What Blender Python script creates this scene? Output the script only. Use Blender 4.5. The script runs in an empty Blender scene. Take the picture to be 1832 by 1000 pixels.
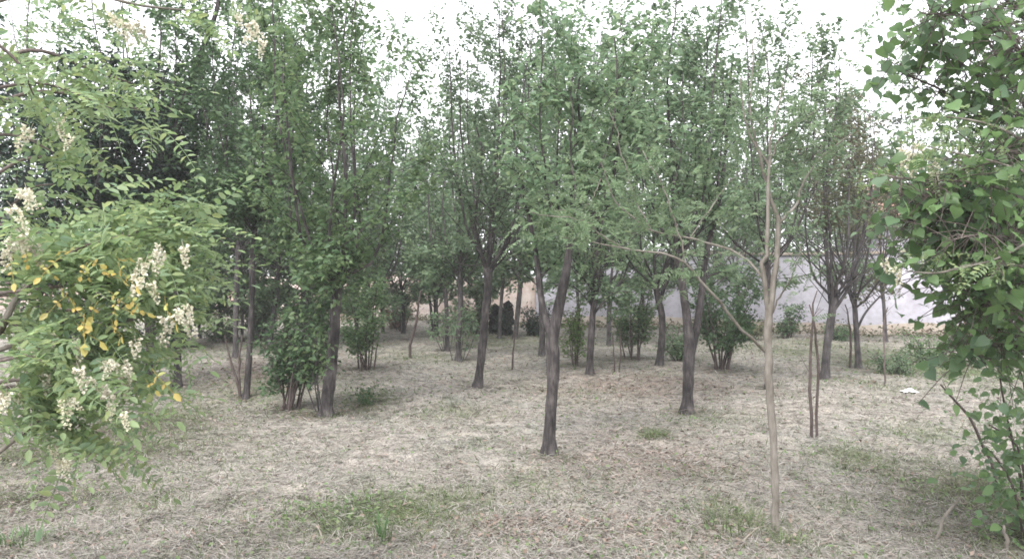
import bpy, math
import numpy as np
R = math.radians
scn = bpy.context.scene
COL = scn.collection

# ------------------------------------------------------------------ camera, light, exposure
F, CX, CY, CAMZ = 1438.0, 916.0, 500.0, 1.6          # focal length in pixels of the 1832 px photograph
cam_d = bpy.data.cameras.new('camera')
cam = bpy.data.objects.new('camera', cam_d); COL.objects.link(cam)
cam.location = (0, 0, CAMZ); cam.rotation_euler = (R(90), 0, 0)
cam_d.sensor_width = 36; cam_d.lens = 36 * F / 1832
cam_d.clip_start = 0.05; cam_d.clip_end = 2000
scn.camera = cam

SUN_EL, SUN_AZ = 52, 200                              # degrees; azimuth clockwise from +Y
world = bpy.data.worlds.new('World'); scn.world = world; world.use_nodes = True
wn, wl = world.node_tree.nodes, world.node_tree.links
bg = wn['Background']; bg.inputs['Strength'].default_value = 0.15
sky = wn.new('ShaderNodeTexSky'); sky.sky_type = 'NISHITA'; sky.sun_disc = False
sky.sun_elevation = R(SUN_EL); sky.sun_rotation = R(SUN_AZ)
sky.air_density = 1.0; sky.dust_density = 3.0; sky.ozone_density = 1.0
hsv = wn.new('ShaderNodeHueSaturation'); hsv.inputs['Saturation'].default_value = 0.16   # thin even cloud
wl.new(sky.outputs[0], hsv.inputs['Color'])
ovr = wn.new('ShaderNodeMix'); ovr.data_type = 'RGBA'; ovr.inputs[0].default_value = 0.55
ovr.inputs[7].default_value = (5.5, 5.4, 5.8, 1)
wl.new(hsv.outputs[0], ovr.inputs[6]); wl.new(ovr.outputs[2], bg.inputs['Color'])

sun_d = bpy.data.lights.new('sun', 'SUN'); sun_d.energy = 1.2; sun_d.angle = R(25); sun_d.color = (1, .975, .95)
sun = bpy.data.objects.new('sun', sun_d); COL.objects.link(sun)
sun.rotation_euler = (R(90 - SUN_EL), 0, R(180 - SUN_AZ)); sun.location = (0, 0, 30)

vs = scn.view_settings
vs.view_transform = 'Standard'; vs.look = 'None'; vs.gamma = 1; vs.use_curve_mapping = False
vs.exposure = 1.8
HAZE = .0016
scn.render.engine = 'CYCLES'
cy = scn.cycles
cy.max_bounces = 6; cy.diffuse_bounces = 4; cy.glossy_bounces = 2; cy.transmission_bounces = 4
cy.transparent_max_bounces = 4; cy.volume_bounces = 1
cy.pixel_filter_type = 'BLACKMAN_HARRIS'; cy.filter_width = 1.7

# ------------------------------------------------------------------ helpers
def V(*a): return np.array(a, float)

_w = [(0.9, 0.35, .035, 0.3), (-0.4, 0.8, .03, 1.7), (2.1, -1.3, .012, .6), (1.4, 2.6, .012, 2.2),
      (6.1, 4.2, .008, .9), (-5.2, 7.7, .008, 4.1), (11, -6, .006, 2.5), (8, 13, .006, 5.5), (-17, 9, .004, 1.1), (5, 21, .004, 3.)]
def gz(x, y):
    """height of the ground"""
    x = np.asarray(x, float); y = np.asarray(y, float)
    z = np.zeros(np.broadcast(x, y).shape)
    for a, b, h, p in _w: z = z + h * np.sin(a * x + b * y + p)
    z = z + .13 * np.exp(-((x + .9) / 1.1) ** 2 - ((y - 10.6) / .75) ** 2)       # low mound of mown hay
    d = (27.4 - .5 * x) - y                                                       # to the wall line
    z = z + .10 * np.exp(-(d / 2.2) ** 2)
    return z

def P(px, py, d): return V((px - CX) / F * d, d, CAMZ + (CY - py) / F * d)
def at_ground(px, py):
    d = F * CAMZ / (py - CY)
    for _ in range(12):
        d += .6 * (F * (CAMZ - float(gz((px - CX) / F * d, d))) / (py - CY) - d)
    return V((px - CX) / F * d, d, float(gz((px - CX) / F * d, d)))

class MB:
    """collects arrays of vertices and faces, builds ONE mesh"""
    def __init__(s): s.v = []; s.q = []; s.t = []; s.n = 0
    def add(s, v, q=None, t=None):
        v = np.asarray(v, float).reshape(-1, 3)
        if q is not None and len(q): s.q.append(np.asarray(q, np.int64).reshape(-1, 4) + s.n)
        if t is not None and len(t): s.t.append(np.asarray(t, np.int64).reshape(-1, 3) + s.n)
        s.v.append(v); s.n += len(v)
    def mesh(s, name, mat, org=(0, 0, 0), smooth=False):
        v = np.concatenate(s.v) - np.asarray(org, float)
        q = np.concatenate(s.q) if s.q else np.zeros((0, 4), np.int64)
        t = np.concatenate(s.t) if s.t else np.zeros((0, 3), np.int64)
        m = bpy.data.meshes.new(name)
        m.vertices.add(len(v)); m.vertices.foreach_set('co', v.astype(np.float32).ravel())
        lv = np.concatenate([q.ravel(), t.ravel()]).astype(np.int32)
        m.loops.add(len(lv)); m.loops.foreach_set('vertex_index', lv)
        st = np.concatenate([np.arange(len(q)) * 4, len(q) * 4 + np.arange(len(t)) * 3]).astype(np.int32)
        m.polygons.add(len(st)); m.polygons.foreach_set('loop_start', st)
        m.polygons.foreach_set('loop_total', np.concatenate([np.full(len(q), 4), np.full(len(t), 3)]).astype(np.int32))
        if smooth: m.polygons.foreach_set('use_smooth', np.ones(len(st), bool))
        m.update(calc_edges=True); m.validate()
        if mat: m.materials.append(mat)
        return m
    def obj(s, name, mat, parent=None, smooth=False):
        org = parent['_org'] if parent is not None else (0, 0, 0)
        return link(name, s.mesh(name, mat, org, smooth), parent)

def link(name, mesh, parent=None):
    o = bpy.data.objects.new(name, mesh); COL.objects.link(o)
    if parent is not None: o.parent = parent
    return o

def thing(name, label, cat, org, group=None):
    o = bpy.data.objects.new(name, None); COL.objects.link(o)
    o.location = org; o.empty_display_size = .1
    o['_org'] = [float(c) for c in org]
    o['label'] = label; o['category'] = cat
    if group: o['group'] = group
    return o

def tube(mb, pts, rad, sides=6, rough=0., rng=None, cap=True):
    pts = np.asarray(pts, float); n = len(pts); rad = np.broadcast_to(np.asarray(rad, float), (n,))
    tan = np.gradient(pts, axis=0); tan /= np.linalg.norm(tan, axis=1, keepdims=True) + 1e-9
    mean = tan.mean(0); ref = np.eye(3)[np.argmin(np.abs(mean))]
    u = np.cross(tan, ref); u /= np.linalg.norm(u, axis=1, keepdims=True) + 1e-9
    w = np.cross(tan, u)
    a = np.arange(sides) * 2 * np.pi / sides
    r = rad[:, None] * np.ones(sides)
    if rough and rng is not None:
        r = r * (1 + rough * rng.normal(size=(n, sides)) + rough * 1.5 * np.sin(np.arange(sides) * 2.1 + rng.random() * 6)[None])
    v = pts[:, None] + r[..., None] * (np.cos(a)[None, :, None] * u[:, None] + np.sin(a)[None, :, None] * w[:, None])
    i = np.arange(n - 1)[:, None] * sides; j = np.arange(sides)[None]; k = (j + 1) % sides
    q = np.stack([i + j, i + k, i + sides + k, i + sides + j], -1).reshape(-1, 4)
    v = v.reshape(-1, 3); t = []
    if cap:
        v = np.concatenate([v, pts[-1:] + tan[-1:] * rad[-1]])
        t = [[(n - 1) * sides + x, (n - 1) * sides + (x + 1) % sides, n * sides] for x in range(sides)]
    mb.add(v, q, t)

def smooth_path(ctrl, n):
    """Catmull-Rom through control rows (any number of columns)"""
    c = np.asarray(ctrl, float)
    if len(c) == 2: return c[0] + (c[1] - c[0]) * np.linspace(0, 1, n)[:, None]
    c = np.concatenate([[2 * c[0] - c[1]], c, [2 * c[-1] - c[-2]]])
    s = np.linspace(0, len(c) - 3 - 1e-6, n); i = s.astype(int); f = (s - i)[:, None]
    a, b, d, e = c[i], c[i + 1], c[i + 2], c[i + 3]
    return .5 * (2 * b + (d - a) * f + (2 * a - 5 * b + 4 * d - e) * f ** 2 + (3 * b - a - 3 * d + e) * f ** 3)

def unit(v): return v / (np.linalg.norm(v, axis=-1, keepdims=True) + 1e-9)

def frames(n, rng, tilt=.8, droop=.25):
    """random leaf frames: axis along the leaf, side, normal (mostly upwards)"""
    az = rng.random(n) * 2 * np.pi
    ax = np.stack([np.cos(az), np.sin(az), rng.normal(size=n) * .45 - droop], -1); ax = unit(ax)
    nm = np.stack([rng.normal(size=n) * tilt, rng.normal(size=n) * tilt, np.ones(n)], -1)
    sd = unit(np.cross(ax, nm)); nm = np.cross(sd, ax)
    return ax, sd, nm

def kites(mb, pos, rng, size, wide=.55, tilt=.8, droop=.25, fold=.12):
    """two-triangle folded leaves"""
    n = len(pos); ax, sd, nm = frames(n, rng, tilt, droop)
    l = (size * (.65 + .7 * rng.random(n)))[:, None]; w = l * wide * .5
    b = pos; m = pos + ax * l * .45
    tip = pos + ax * l - nm * l * .12
    v = np.stack([b, m - sd * w + nm * l * fold, tip, m + sd * w + nm * l * fold], 1).reshape(-1, 3)
    i = np.arange(n)[:, None] * 4
    mb.add(v, None, np.concatenate([i + [[0, 2, 1]], i + [[0, 3, 2]]], 1).reshape(-1, 3))

# ------------------------------------------------------------------ materials
def new_mat(name):
    m = bpy.data.materials.new(name); m.use_nodes = True
    n, l = m.node_tree.nodes, m.node_tree.links
    return m, n, l, n['Principled BSDF'], n['Material Output']

def ramp(n, stops):
    r = n.new('ShaderNodeValToRGB'); e = r.color_ramp.elements
    while len(e) < len(stops): e.new(.5)
    for k, (p, c) in enumerate(stops): e[k].position = p; e[k].color = (*c, 1)
    return r

def leaf_mat(name, cols, trans=.35, rough=.5, spread=1.):
    m, n, l, b, out = new_mat(name)
    g = n.new('ShaderNodeNewGeometry')
    k = len(cols)
    r = ramp(n, [(i / max(1, k - 1), c) for i, c in enumerate(cols)])
    l.new(g.outputs['Random Per Island'], r.inputs[0])
    oi = n.new('ShaderNodeObjectInfo')
    h = n.new('ShaderNodeHueSaturation')
    mr = n.new('ShaderNodeMapRange'); mr.inputs[3].default_value = .78; mr.inputs[4].default_value = 1.25
    l.new(oi.outputs['Random'], mr.inputs[0]); l.new(mr.outputs[0], h.inputs['Value']); l.new(r.outputs[0], h.inputs['Color'])
    l.new(h.outputs[0], b.inputs['Base Color'])
    b.inputs['Roughness'].default_value = rough; b.inputs['Specular IOR Level'].default_value = .35
    t = n.new('ShaderNodeBsdfTranslucent')
    h2 = n.new('ShaderNodeHueSaturation'); h2.inputs['Hue'].default_value = .49; h2.inputs['Saturation'].default_value = 1.05; h2.inputs['Value'].default_value = 1.5
    l.new(h.outputs[0], h2.inputs['Color']); l.new(h2.outputs[0], t.inputs['Color'])
    mx = n.new('ShaderNodeMixShader'); mx.inputs[0].default_value = trans
    l.new(b.outputs[0], mx.inputs[1]); l.new(t.outputs[0], mx.inputs[2]); l.new(mx.outputs[0], out.inputs['Surface'])
    return m

def bark_mat(name, dark, mid, light, sc=14., bump=.5):
    m, n, l, b, out = new_mat(name)
    tc = n.new('ShaderNodeTexCoord'); mp = n.new('ShaderNodeMapping'); mp.inputs['Scale'].default_value = (1, 1, .22)
    l.new(tc.outputs['Object'], mp.inputs[0])
    a = n.new('ShaderNodeTexNoise'); a.inputs['Scale'].default_value = sc * 2.2; a.inputs['Detail'].default_value = 6; a.inputs['Roughness'].default_value = .65
    l.new(mp.outputs[0], a.inputs['Vector'])
    c = n.new('ShaderNodeTexNoise'); c.inputs['Scale'].default_value = sc * .35; c.inputs['Detail'].default_value = 3
    l.new(tc.outputs['Object'], c.inputs['Vector'])
    r = ramp(n, [(.36, dark), (.5, mid), (.66, light)])
    ad = n.new('ShaderNodeMath'); ad.operation = 'MULTIPLY_ADD'; ad.inputs[1].default_value = .45; 
    l.new(c.outputs[0], ad.inputs[0])
    ml = n.new('ShaderNodeMath'); ml.operation = 'MULTIPLY'; ml.inputs[1].default_value = .56
    l.new(a.outputs[0], ml.inputs[0]); l.new(ml.outputs[0], ad.inputs[2]); l.new(ad.outputs[0], r.inputs[0])
    l.new(r.outputs[0], b.inputs['Base Color'])
    b.inputs['Roughness'].default_value = .9; b.inputs['Specular IOR Level'].default_value = .2
    bp = n.new('ShaderNodeBump'); bp.inputs['Strength'].default_value = bump; bp.inputs['Distance'].default_value = .02
    l.new(a.outputs[0], bp.inputs['Height']); l.new(bp.outputs[0], b.inputs['Normal'])
    return m

def island_mat(name, cols, rough=.8, trans=0.):
    return leaf_mat(name, cols, trans, rough)

def plain_mat(name, c, rough=.8, var=.25, sc=6.):
    m, n, l, b, out = new_mat(name)
    tc = n.new('ShaderNodeTexCoord'); a = n.new('ShaderNodeTexNoise'); a.inputs['Scale'].default_value = sc; a.inputs['Detail'].default_value = 5
    l.new(tc.outputs['Object'], a.inputs['Vector'])
    c = np.array(c); r = ramp(n, [(.3, tuple(c * (1 - var))), (.7, tuple(np.minimum(1, c * (1 + var))))])
    l.new(a.outputs[0], r.inputs[0]); l.new(r.outputs[0], b.inputs['Base Color']); b.inputs['Roughness'].default_value = rough
    return m

M_leaf = leaf_mat('leaf_grey_green', [(0.069, 0.113, 0.060), (0.106, 0.170, 0.093), (0.154, 0.218, 0.122), (0.127, 0.196, 0.122), (0.190, 0.245, 0.133)], .45)
M_leaf2 = leaf_mat('leaf_mid_green', [(0.058, 0.110, 0.050), (0.097, 0.165, 0.075), (0.145, 0.215, 0.095), (0.107, 0.177, 0.095), (0.172, 0.236, 0.110)], .45)
M_mid = leaf_mat('leaf_mid_dark', [(0.037, 0.074, 0.034), (0.061, 0.106, 0.049), (0.087, 0.143, 0.064), (0.066, 0.117, 0.064)], .35)  # darker green than the common tree leaf
M_fresh = leaf_mat('leaf_fresh', [(.075, .145, .04), (.10, .175, .05), (.13, .20, .065)], .4)
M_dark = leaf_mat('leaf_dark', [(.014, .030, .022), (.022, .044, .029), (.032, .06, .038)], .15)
M_shrub = leaf_mat('leaf_shrub', [(.045, .09, .042), (.07, .125, .058), (.10, .165, .075)], .35)
M_olive = leaf_mat('leaf_olive', [(.10, .115, .055), (.13, .14, .075), (.15, .13, .08), (.085, .11, .06)], .3)
M_locust = leaf_mat('leaf_locust', [(0.137, 0.205, 0.090), (0.181, 0.251, 0.121), (0.220, 0.283, 0.153), (0.154, 0.231, 0.143), (0.241, 0.289, 0.127)], .5)
M_feather = leaf_mat('leaf_feathery', [(0.108, 0.164, 0.089), (0.139, 0.201, 0.111), (0.175, 0.239, 0.136)], .45)
M_broad = leaf_mat('leaf_broad', [(.07, .125, .05), (.10, .17, .07), (.14, .22, .09), (.09, .155, .085), (.16, .23, .14)], .45, .42)
M_yellow = leaf_mat('leaf_yellow', [(0.391, 0.323, 0.081), (0.442, 0.374, 0.117), (0.357, 0.272, 0.090), (0.306, 0.323, 0.108), (0.255, 0.289, 0.099)], .35)
M_petal = leaf_mat('petal_cream', [(0.533, 0.516, 0.416), (0.602, 0.585, 0.480), (0.396, 0.361, 0.264), (0.636, 0.628, 0.536), (0.430, 0.447, 0.304)], .3, .6)
M_brownweed = leaf_mat('weed_brown', [(.14, .085, .05), (.19, .12, .075), (.10, .06, .04), (.11, .10, .05)], .15)
M_bark = bark_mat('bark_dark', (0.013, 0.012, 0.012), (0.041, 0.036, 0.036), (0.112, 0.101, 0.096))
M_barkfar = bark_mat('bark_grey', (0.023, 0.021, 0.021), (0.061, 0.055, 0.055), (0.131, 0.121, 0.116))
M_pale = bark_mat('bark_pale', (0.091, 0.081, 0.066), (0.154, 0.140, 0.120), (0.231, 0.213, 0.189), 20, .25)
M_twig = bark_mat('bark_twig', (.05, .04, .036), (.10, .082, .075), (.17, .145, .13), 20, .2)
M_stick = bark_mat('bark_stick', (.03, .024, .02), (.07, .055, .05), (.12, .10, .09), 20, .2)
M_greenstem = plain_mat('green_stem', (.12, .15, .06))

M_grass = leaf_mat('grass', [(0.080, 0.124, 0.048), (0.112, 0.148, 0.064), (0.152, 0.172, 0.088), (0.064, 0.104, 0.040)], .3)

# ------------------------------------------------------------------ ground
_g = []
for px, py, sx, sy, a in [(690, 925, 130, 40, 1.), (800, 890, 90, 25, .6), (850, 900, 60, 20, .5), (1310, 915, 50, 30, .8), (1400, 955, 40, 18, .8), (1545, 825, 60, 28, .6), (1170, 775, 26, 10, 1.),
                          (1640, 650, 130, 28, .95), (1560, 690, 60, 15, .5), (1750, 870, 80, 50, .55), (1640, 780, 70, 22, .5), (470, 690, 130, 30, .55), (650, 715, 50, 18, .8),
                          (830, 735, 80, 14, .35), (330, 740, 120, 25, .5), (160, 800, 180, 40, .45), (1290, 750, 80, 14, .35), (740, 640, 80, 12, .4), (920, 610, 120, 10, .5), (1420, 620, 150, 12, .5),
                          (420, 620, 100, 14, .35), (940, 860, 70, 18, .35), (1500, 900, 60, 20, .3), (60, 965, 60, 16, .6), (1050, 700, 90, 10, .25), (1450, 640, 100, 10, .3), (280, 900, 60, 20, .3), (1280, 845, 50, 15, .35)]:
    c = at_ground(px, py); d = c[1]
    _g.append((c[0], c[1], sx / F * d, sy * d * d / (F * CAMZ), a))
def hashn(x, y):
    return .5 + .25 * (np.sin(2.3 * x + 1.1 * y) + np.sin(-1.7 * x + 3.1 * y + 2) * .7 + np.sin(5.3 * x - 4.7 * y + 1) * .5 + np.sin(9.1 * x + 7.3 * y) * .35)
def green(x, y):
    z = np.zeros(np.shape(x))
    for cx, cy_, sx, sy, a in _g: z = np.maximum(z, a * np.exp(-((x - cx) / sx) ** 2 - ((y - cy_) / sy) ** 2))
    z = z * (.6 + .75 * hashn(x * 1.7, y * 1.7)) + (.22 + .5 * np.clip((y - 11) / 10, 0, 1)) * np.clip(hashn(x, y) - .42, 0, 1)
    return np.clip(z, 0, 1)
_lit = [(*at_ground(1150, 825)[:2], .75, .9), (*at_ground(1050, 940)[:2], .9, .35), (*at_ground(1130, 690)[:2], 1.4, 1.5), (*at_ground(480, 660)[:2], 1.2, 2.)]
def litter(x, y):
    z = np.zeros(np.shape(x))
    for cx, cy_, sx, sy in _lit: z = np.maximum(z, np.exp(-((x - cx) / sx) ** 2 - ((y - cy_) / sy) ** 2))
    return np.clip(z * (.5 + .8 * hashn(x * 2.1 + 3, y * 2.3)), 0, 1)
def shade_and_soil(x, y):
    """shade under the bushes painted into the ground, plus dark soil at the feet"""
    z = np.zeros(np.shape(x))
    for px, py, sx, sy in [(120, 810, 1.5, .9), (230, 770, 1.2, .9), (1760, 900, .7, .9), (40, 900, .9, .5), (1830, 960, .6, .5), (560, 740, .6, .3)]:  # dark patches standing in for the shade below the bushes
        c = at_ground(px, py); z = np.maximum(z, np.exp(-((x - c[0]) / sx) ** 2 - ((y - c[1]) / sy) ** 2))
    for cx, cy_, r in FEET: z = np.maximum(z, .85 * np.exp(-((x - cx) ** 2 + (y - cy_) ** 2) / r ** 2))
    return np.clip(z, 0, 1)
FEET = []

ys = np.concatenate([np.linspace(-6, 3, 8), np.linspace(3.1, 14, 200), np.linspace(14.2, 32, 110), 32 * np.geomspace(1.03, 7, 18)])
xs = np.concatenate([-17 * np.geomspace(9, 1.05, 16), np.linspace(-17, 17, 300), 17 * np.geomspace(1.05, 9, 16)])
X, Y = np.meshgrid(xs, ys); Z = gz(X, Y)
nx = len(xs); I = np.arange(len(ys) - 1)[:, None] * nx + np.arange(nx - 1)[None]
gmb = MB(); gmb.add(np.stack([X, Y, Z], -1), np.stack([I, I + 1, I + nx + 1, I + nx], -1))
m, n, l, b, out = new_mat('mown_ground')
tc = n.new('ShaderNodeTexCoord')
def noise(sc, det=5, ro=.6, vec=None):
    t = n.new('ShaderNodeTexNoise'); t.inputs['Scale'].default_value = sc; t.inputs['Detail'].default_value = det; t.inputs['Roughness'].default_value = ro
    l.new(vec or tc.outputs['Object'], t.inputs['Vector']); return t
n1, n2, n3 = noise(.9), noise(9, 8, .7), noise(55, 4, .7)
r1 = ramp(n, [(.3, (0.236, 0.218, 0.195)), (.5, (0.286, 0.266, 0.241)), (.7, (0.260, 0.256, 0.236))]); l.new(n1.outputs[0], r1.inputs[0])
r2 = ramp(n, [(.36, (.32, .30, .27)), (.5, (1, 1, 1)), (.66, (1.3, 1.27, 1.22))]); l.new(n2.outputs[0], r2.inputs[0])
r3 = ramp(n, [(.36, (.34, .32, .29)), (.52, (1, 1, 1)), (.75, (1.25, 1.25, 1.2))]); l.new(n3.outputs[0], r3.inputs[0])
def mul(a, c, f=1.):
    x = n.new('ShaderNodeMix'); x.data_type = 'RGBA'; x.blend_type = 'MULTIPLY'; x.inputs[0].default_value = f
    l.new(a, x.inputs[6]); l.new(c, x.inputs[7]); return x.outputs[2]
def mixc(fac, a, c):
    x = n.new('ShaderNodeMix'); x.data_type = 'RGBA'; l.new(fac, x.inputs[0]); l.new(a, x.inputs[6]); x.inputs[7].default_value = (*c, 1); return x.outputs[2]
def attr(name):
    a = n.new('ShaderNodeAttribute'); a.attribute_name = name; return a.outputs['Fac']
c = mixc(attr('green'), r1.outputs[0], (.09, .11, .055))
c = mixc(attr('litter'), c, (.185, .14, .115))
c = mixc(attr('shade_soil'), c, (.08, .07, .055))  # painted bush shade and the soil round the feet darken the ground
n4 = noise(2.3, 4, .6); r4 = ramp(n, [(.36, (.76, .80, .74)), (.5, (1, 1, 1)), (.64, (1.1, 1.09, 1.07))]); l.new(n4.outputs[0], r4.inputs[0])
c = mul(mul(mul(c, r2.outputs[0]), r3.outputs[0]), r4.outputs[0])
l.new(c, b.inputs['Base Color']); b.inputs['Roughness'].default_value = 1.; b.inputs['Specular IOR Level'].default_value = .1
bp = n.new('ShaderNodeBump'); bp.inputs['Strength'].default_value = .7; bp.inputs['Distance'].default_value = .03
l.new(n2.outputs[0], bp.inputs['Height']); l.new(bp.outputs[0], b.inputs['Normal'])
M_ground = m
ground = gmb.obj('ground', M_ground, None, True); ground['kind'] = 'structure'

# ------------------------------------------------------------------ walls and house beyond
def wall_y(x): return 27.4 - .5 * x
tdir = unit(V(1, -.5, 0)); ndir = V(-tdir[1], tdir[0], 0); ndir = -ndir if ndir[1] > 0 else ndir
def wall_strip(mb, x0, x1, z0, tops, thick, off, n_seg=40):
    """slab along the wall line; tops is a function of x"""
    x = np.linspace(x0, x1, n_seg); base = np.stack([x, wall_y(x), np.zeros(n_seg)], -1) + ndir * off
    g = gz(x, wall_y(x)); back = base - ndir * thick
    rows = []
    for p, z in ((base, g + z0), (base, tops(x) + g), (back, tops(x) + g), (back, g + z0)):
        q = p.copy(); q[:, 2] = z; rows.append(q)
    v = np.stack(rows, 1).reshape(-1, 3); i = np.arange(n_seg - 1)[:, None] * 4
    q = np.concatenate([np.stack([i + a, i + b_, i + 4 + b_, i + 4 + a], -1).reshape(-1, 4) for a, b_ in ((0, 1), (1, 2), (2, 3))])
    mb.add(v, np.concatenate([q, [[0, 3, 2, 1], [4 * n_seg - 4, 4 * n_seg - 3, 4 * n_seg - 2, 4 * n_seg - 1]]]))

def plaster(name, a_, b_, c_):
    m, n, l, b, out = new_mat(name)
    tc = n.new('ShaderNodeTexCoord')
    t1 = n.new('ShaderNodeTexNoise'); t1.inputs['Scale'].default_value = .9; t1.inputs['Detail'].default_value = 7; t1.inputs['Roughness'].default_value = .62
    t2 = n.new('ShaderNodeTexNoise'); t2.inputs['Scale'].default_value = 7; t2.inputs['Detail'].default_value = 5
    l.new(tc.outputs['Object'], t1.inputs['Vector']); l.new(tc.outputs['Object'], t2.inputs['Vector'])
    r = ramp(n, [(.32, a_), (.5, b_), (.66, c_)]); l.new(t1.outputs[0], r.inputs[0])
    x = n.new('ShaderNodeMix'); x.data_type = 'RGBA'; x.blend_type = 'MULTIPLY'; x.inputs[0].default_value = .35
    r2 = ramp(n, [(.35, (.6, .58, .55)), (.6, (1.1, 1.1, 1.1))]); l.new(t2.outputs[0], r2.inputs[0])
    l.new(r.outputs[0], x.inputs[6]); l.new(r2.outputs[0], x.inputs[7]); l.new(x.outputs[2], b.inputs['Base Color'])
    b.inputs['Roughness'].default_value = .95
    bp = n.new('ShaderNodeBump'); bp.inputs['Strength'].default_value = .3; bp.inputs['Distance'].default_value = .02
    l.new(t2.outputs[0], bp.inputs['Height']); l.new(bp.outputs[0], b.inputs['Normal'])
    return m
M_white = plaster('whitewash', (0.340, 0.324, 0.364), (0.408, 0.394, 0.439), (0.445, 0.431, 0.479))
M_plinth = plaster('tan_render', (0.272, 0.224, 0.184), (0.336, 0.288, 0.240), (0.384, 0.344, 0.296))
M_pink = plaster('pink_render', (0.288, 0.208, 0.168), (0.400, 0.328, 0.288), (0.480, 0.432, 0.392))
o = V(4, wall_y(4), 0)
t = thing('plaster_wall', 'long whitewashed plaster wall with a tan base behind the trees', 'wall', o)
w = MB(); wall_strip(w, .8, 26, -.2, lambda x: 2.25 + 0 * x, .22, 0); w.obj('wall_face', M_white, t)
w = MB(); wall_strip(w, .8, 26, -.2, lambda x: .30 + .02 * np.sin(3 * x), .035, .035); w.obj('plinth', M_plinth, t)
w = MB(); wall_strip(w, .75, 26.05, 2.252, lambda x: 2.33 + 0 * x, .32, .05); w.obj('coping', M_plinth, t)
o = V(-6, wall_y(-6), 0)
t = thing('rendered_wall', 'low pinkish weathered wall with an uneven top at the end of the clearing', 'wall', o)
w = MB(); wall_strip(w, -26, .78, -.2, lambda x: 1.62 + .10 * np.sin(.9 * x) + .05 * np.sin(4.3 * x + 1) + .03 * np.sin(11 * x), .3, .02, 140); w.obj('wall_face', M_pink, t)

# house with an orange tiled roof, glimpsed through the leaves
hx, hy = 18.5, 34.
t = thing('house', 'pale house with an orange tiled roof glimpsed beyond the wall through leaves', 'house', (hx, hy, 0))
def box(mb, x0, x1, y0, y1, z0, z1):
    v = [(x, y, z) for z in (z0, z1) for x, y in ((x0, y0), (x1, y0), (x1, y1), (x0, y1))]
    mb.add(v, [[3, 2, 1, 0], [4, 5, 6, 7], [0, 1, 5, 4], [1, 2, 6, 5], [2, 3, 7, 6], [3, 0, 4, 7]])
w = MB(); box(w, hx - 2.6, hx + 4, hy, hy + 5, -.3, 4.2); w.obj('wall', M_white, t)
M_tile = island_mat('roof_tile', [(.36, .20, .15), (.42, .25, .19), (.30, .17, .13), (.46, .30, .24)])
rng = np.random.default_rng(5)
w = MB()
for r_ in range(9):
    for c_ in range(30):
        x = hx - 3 + c_ * .25; u0 = r_ * .4
        y0 = hy - .4 + u0 * .86; z0 = 4.1 + u0 * .5 + rng.normal() * .008
        v = []
        for dy, dz in ((0, 0.03), (.46 * .86, .03 + .46 * .5 - .03)):
            for k in range(4):
                a = math.pi * k / 3; v.append((x + .12 - .12 * math.cos(a), y0 + dy, z0 + dz + .06 * math.sin(a)))
        w.add(v, [[0, 1, 5, 4], [1, 2, 6, 5], [2, 3, 7, 6]])
ro = w.obj('roof', M_tile, t); ro['kind'] = 'stuff'
w = MB(); v = [(hx - 3, hy - .4, 4.08), (hx + 4.5, hy - .4, 4.08), (hx + 4.5, hy + 2.7, 5.88), (hx - 3, hy + 2.7, 5.88), (hx + 4.5, hy + 5.6, 4.15), (hx - 3, hy + 5.6, 4.15)]
w.add(v, [[0, 1, 2, 3], [3, 2, 4, 5]]); w.obj('roof_deck', M_tile, t)
w = MB(); v = [(hx - 2.6, hy, 4.2), (hx - 2.6, hy + 5, 4.2), (hx - 2.6, hy + 2.6, 5.7)]; w.add(v, None, [[0, 2, 1]]); w.obj('gable', M_white, t)
M_glass = plain_mat('dark_glass', (.03, .035, .04), .15, .1)
for wx in (-1.2, 1.2):
    w = MB(); box(w, hx + wx - .5, hx + wx + .5, hy - .05, hy - .003, 2.1, 3.3); f = w.obj('window', M_plinth, t)
    w = MB(); box(w, hx + wx - .42, hx + wx + .42, hy - .06, hy - .053, 2.18, 3.22); g_ = w.obj('pane', M_glass); g_.parent = f
    g_.location = (-hx, -hy, 0)

# ------------------------------------------------------------------ trees
def twig_leaf_points(segs, n, rng, sig):
    """n points scattered along the segments (a, b, weight)"""
    A = np.array([s[0] for s in segs]); B = np.array([s[1] for s in segs]); W = np.array([s[2] for s in segs], float)
    i = rng.choice(len(A), n, p=W / W.sum()); f = rng.random(n)[:, None]
    return A[i] + (B[i] - A[i]) * f + rng.normal(size=(n, 3)) * sig * np.array([1, 1, .8])

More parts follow.
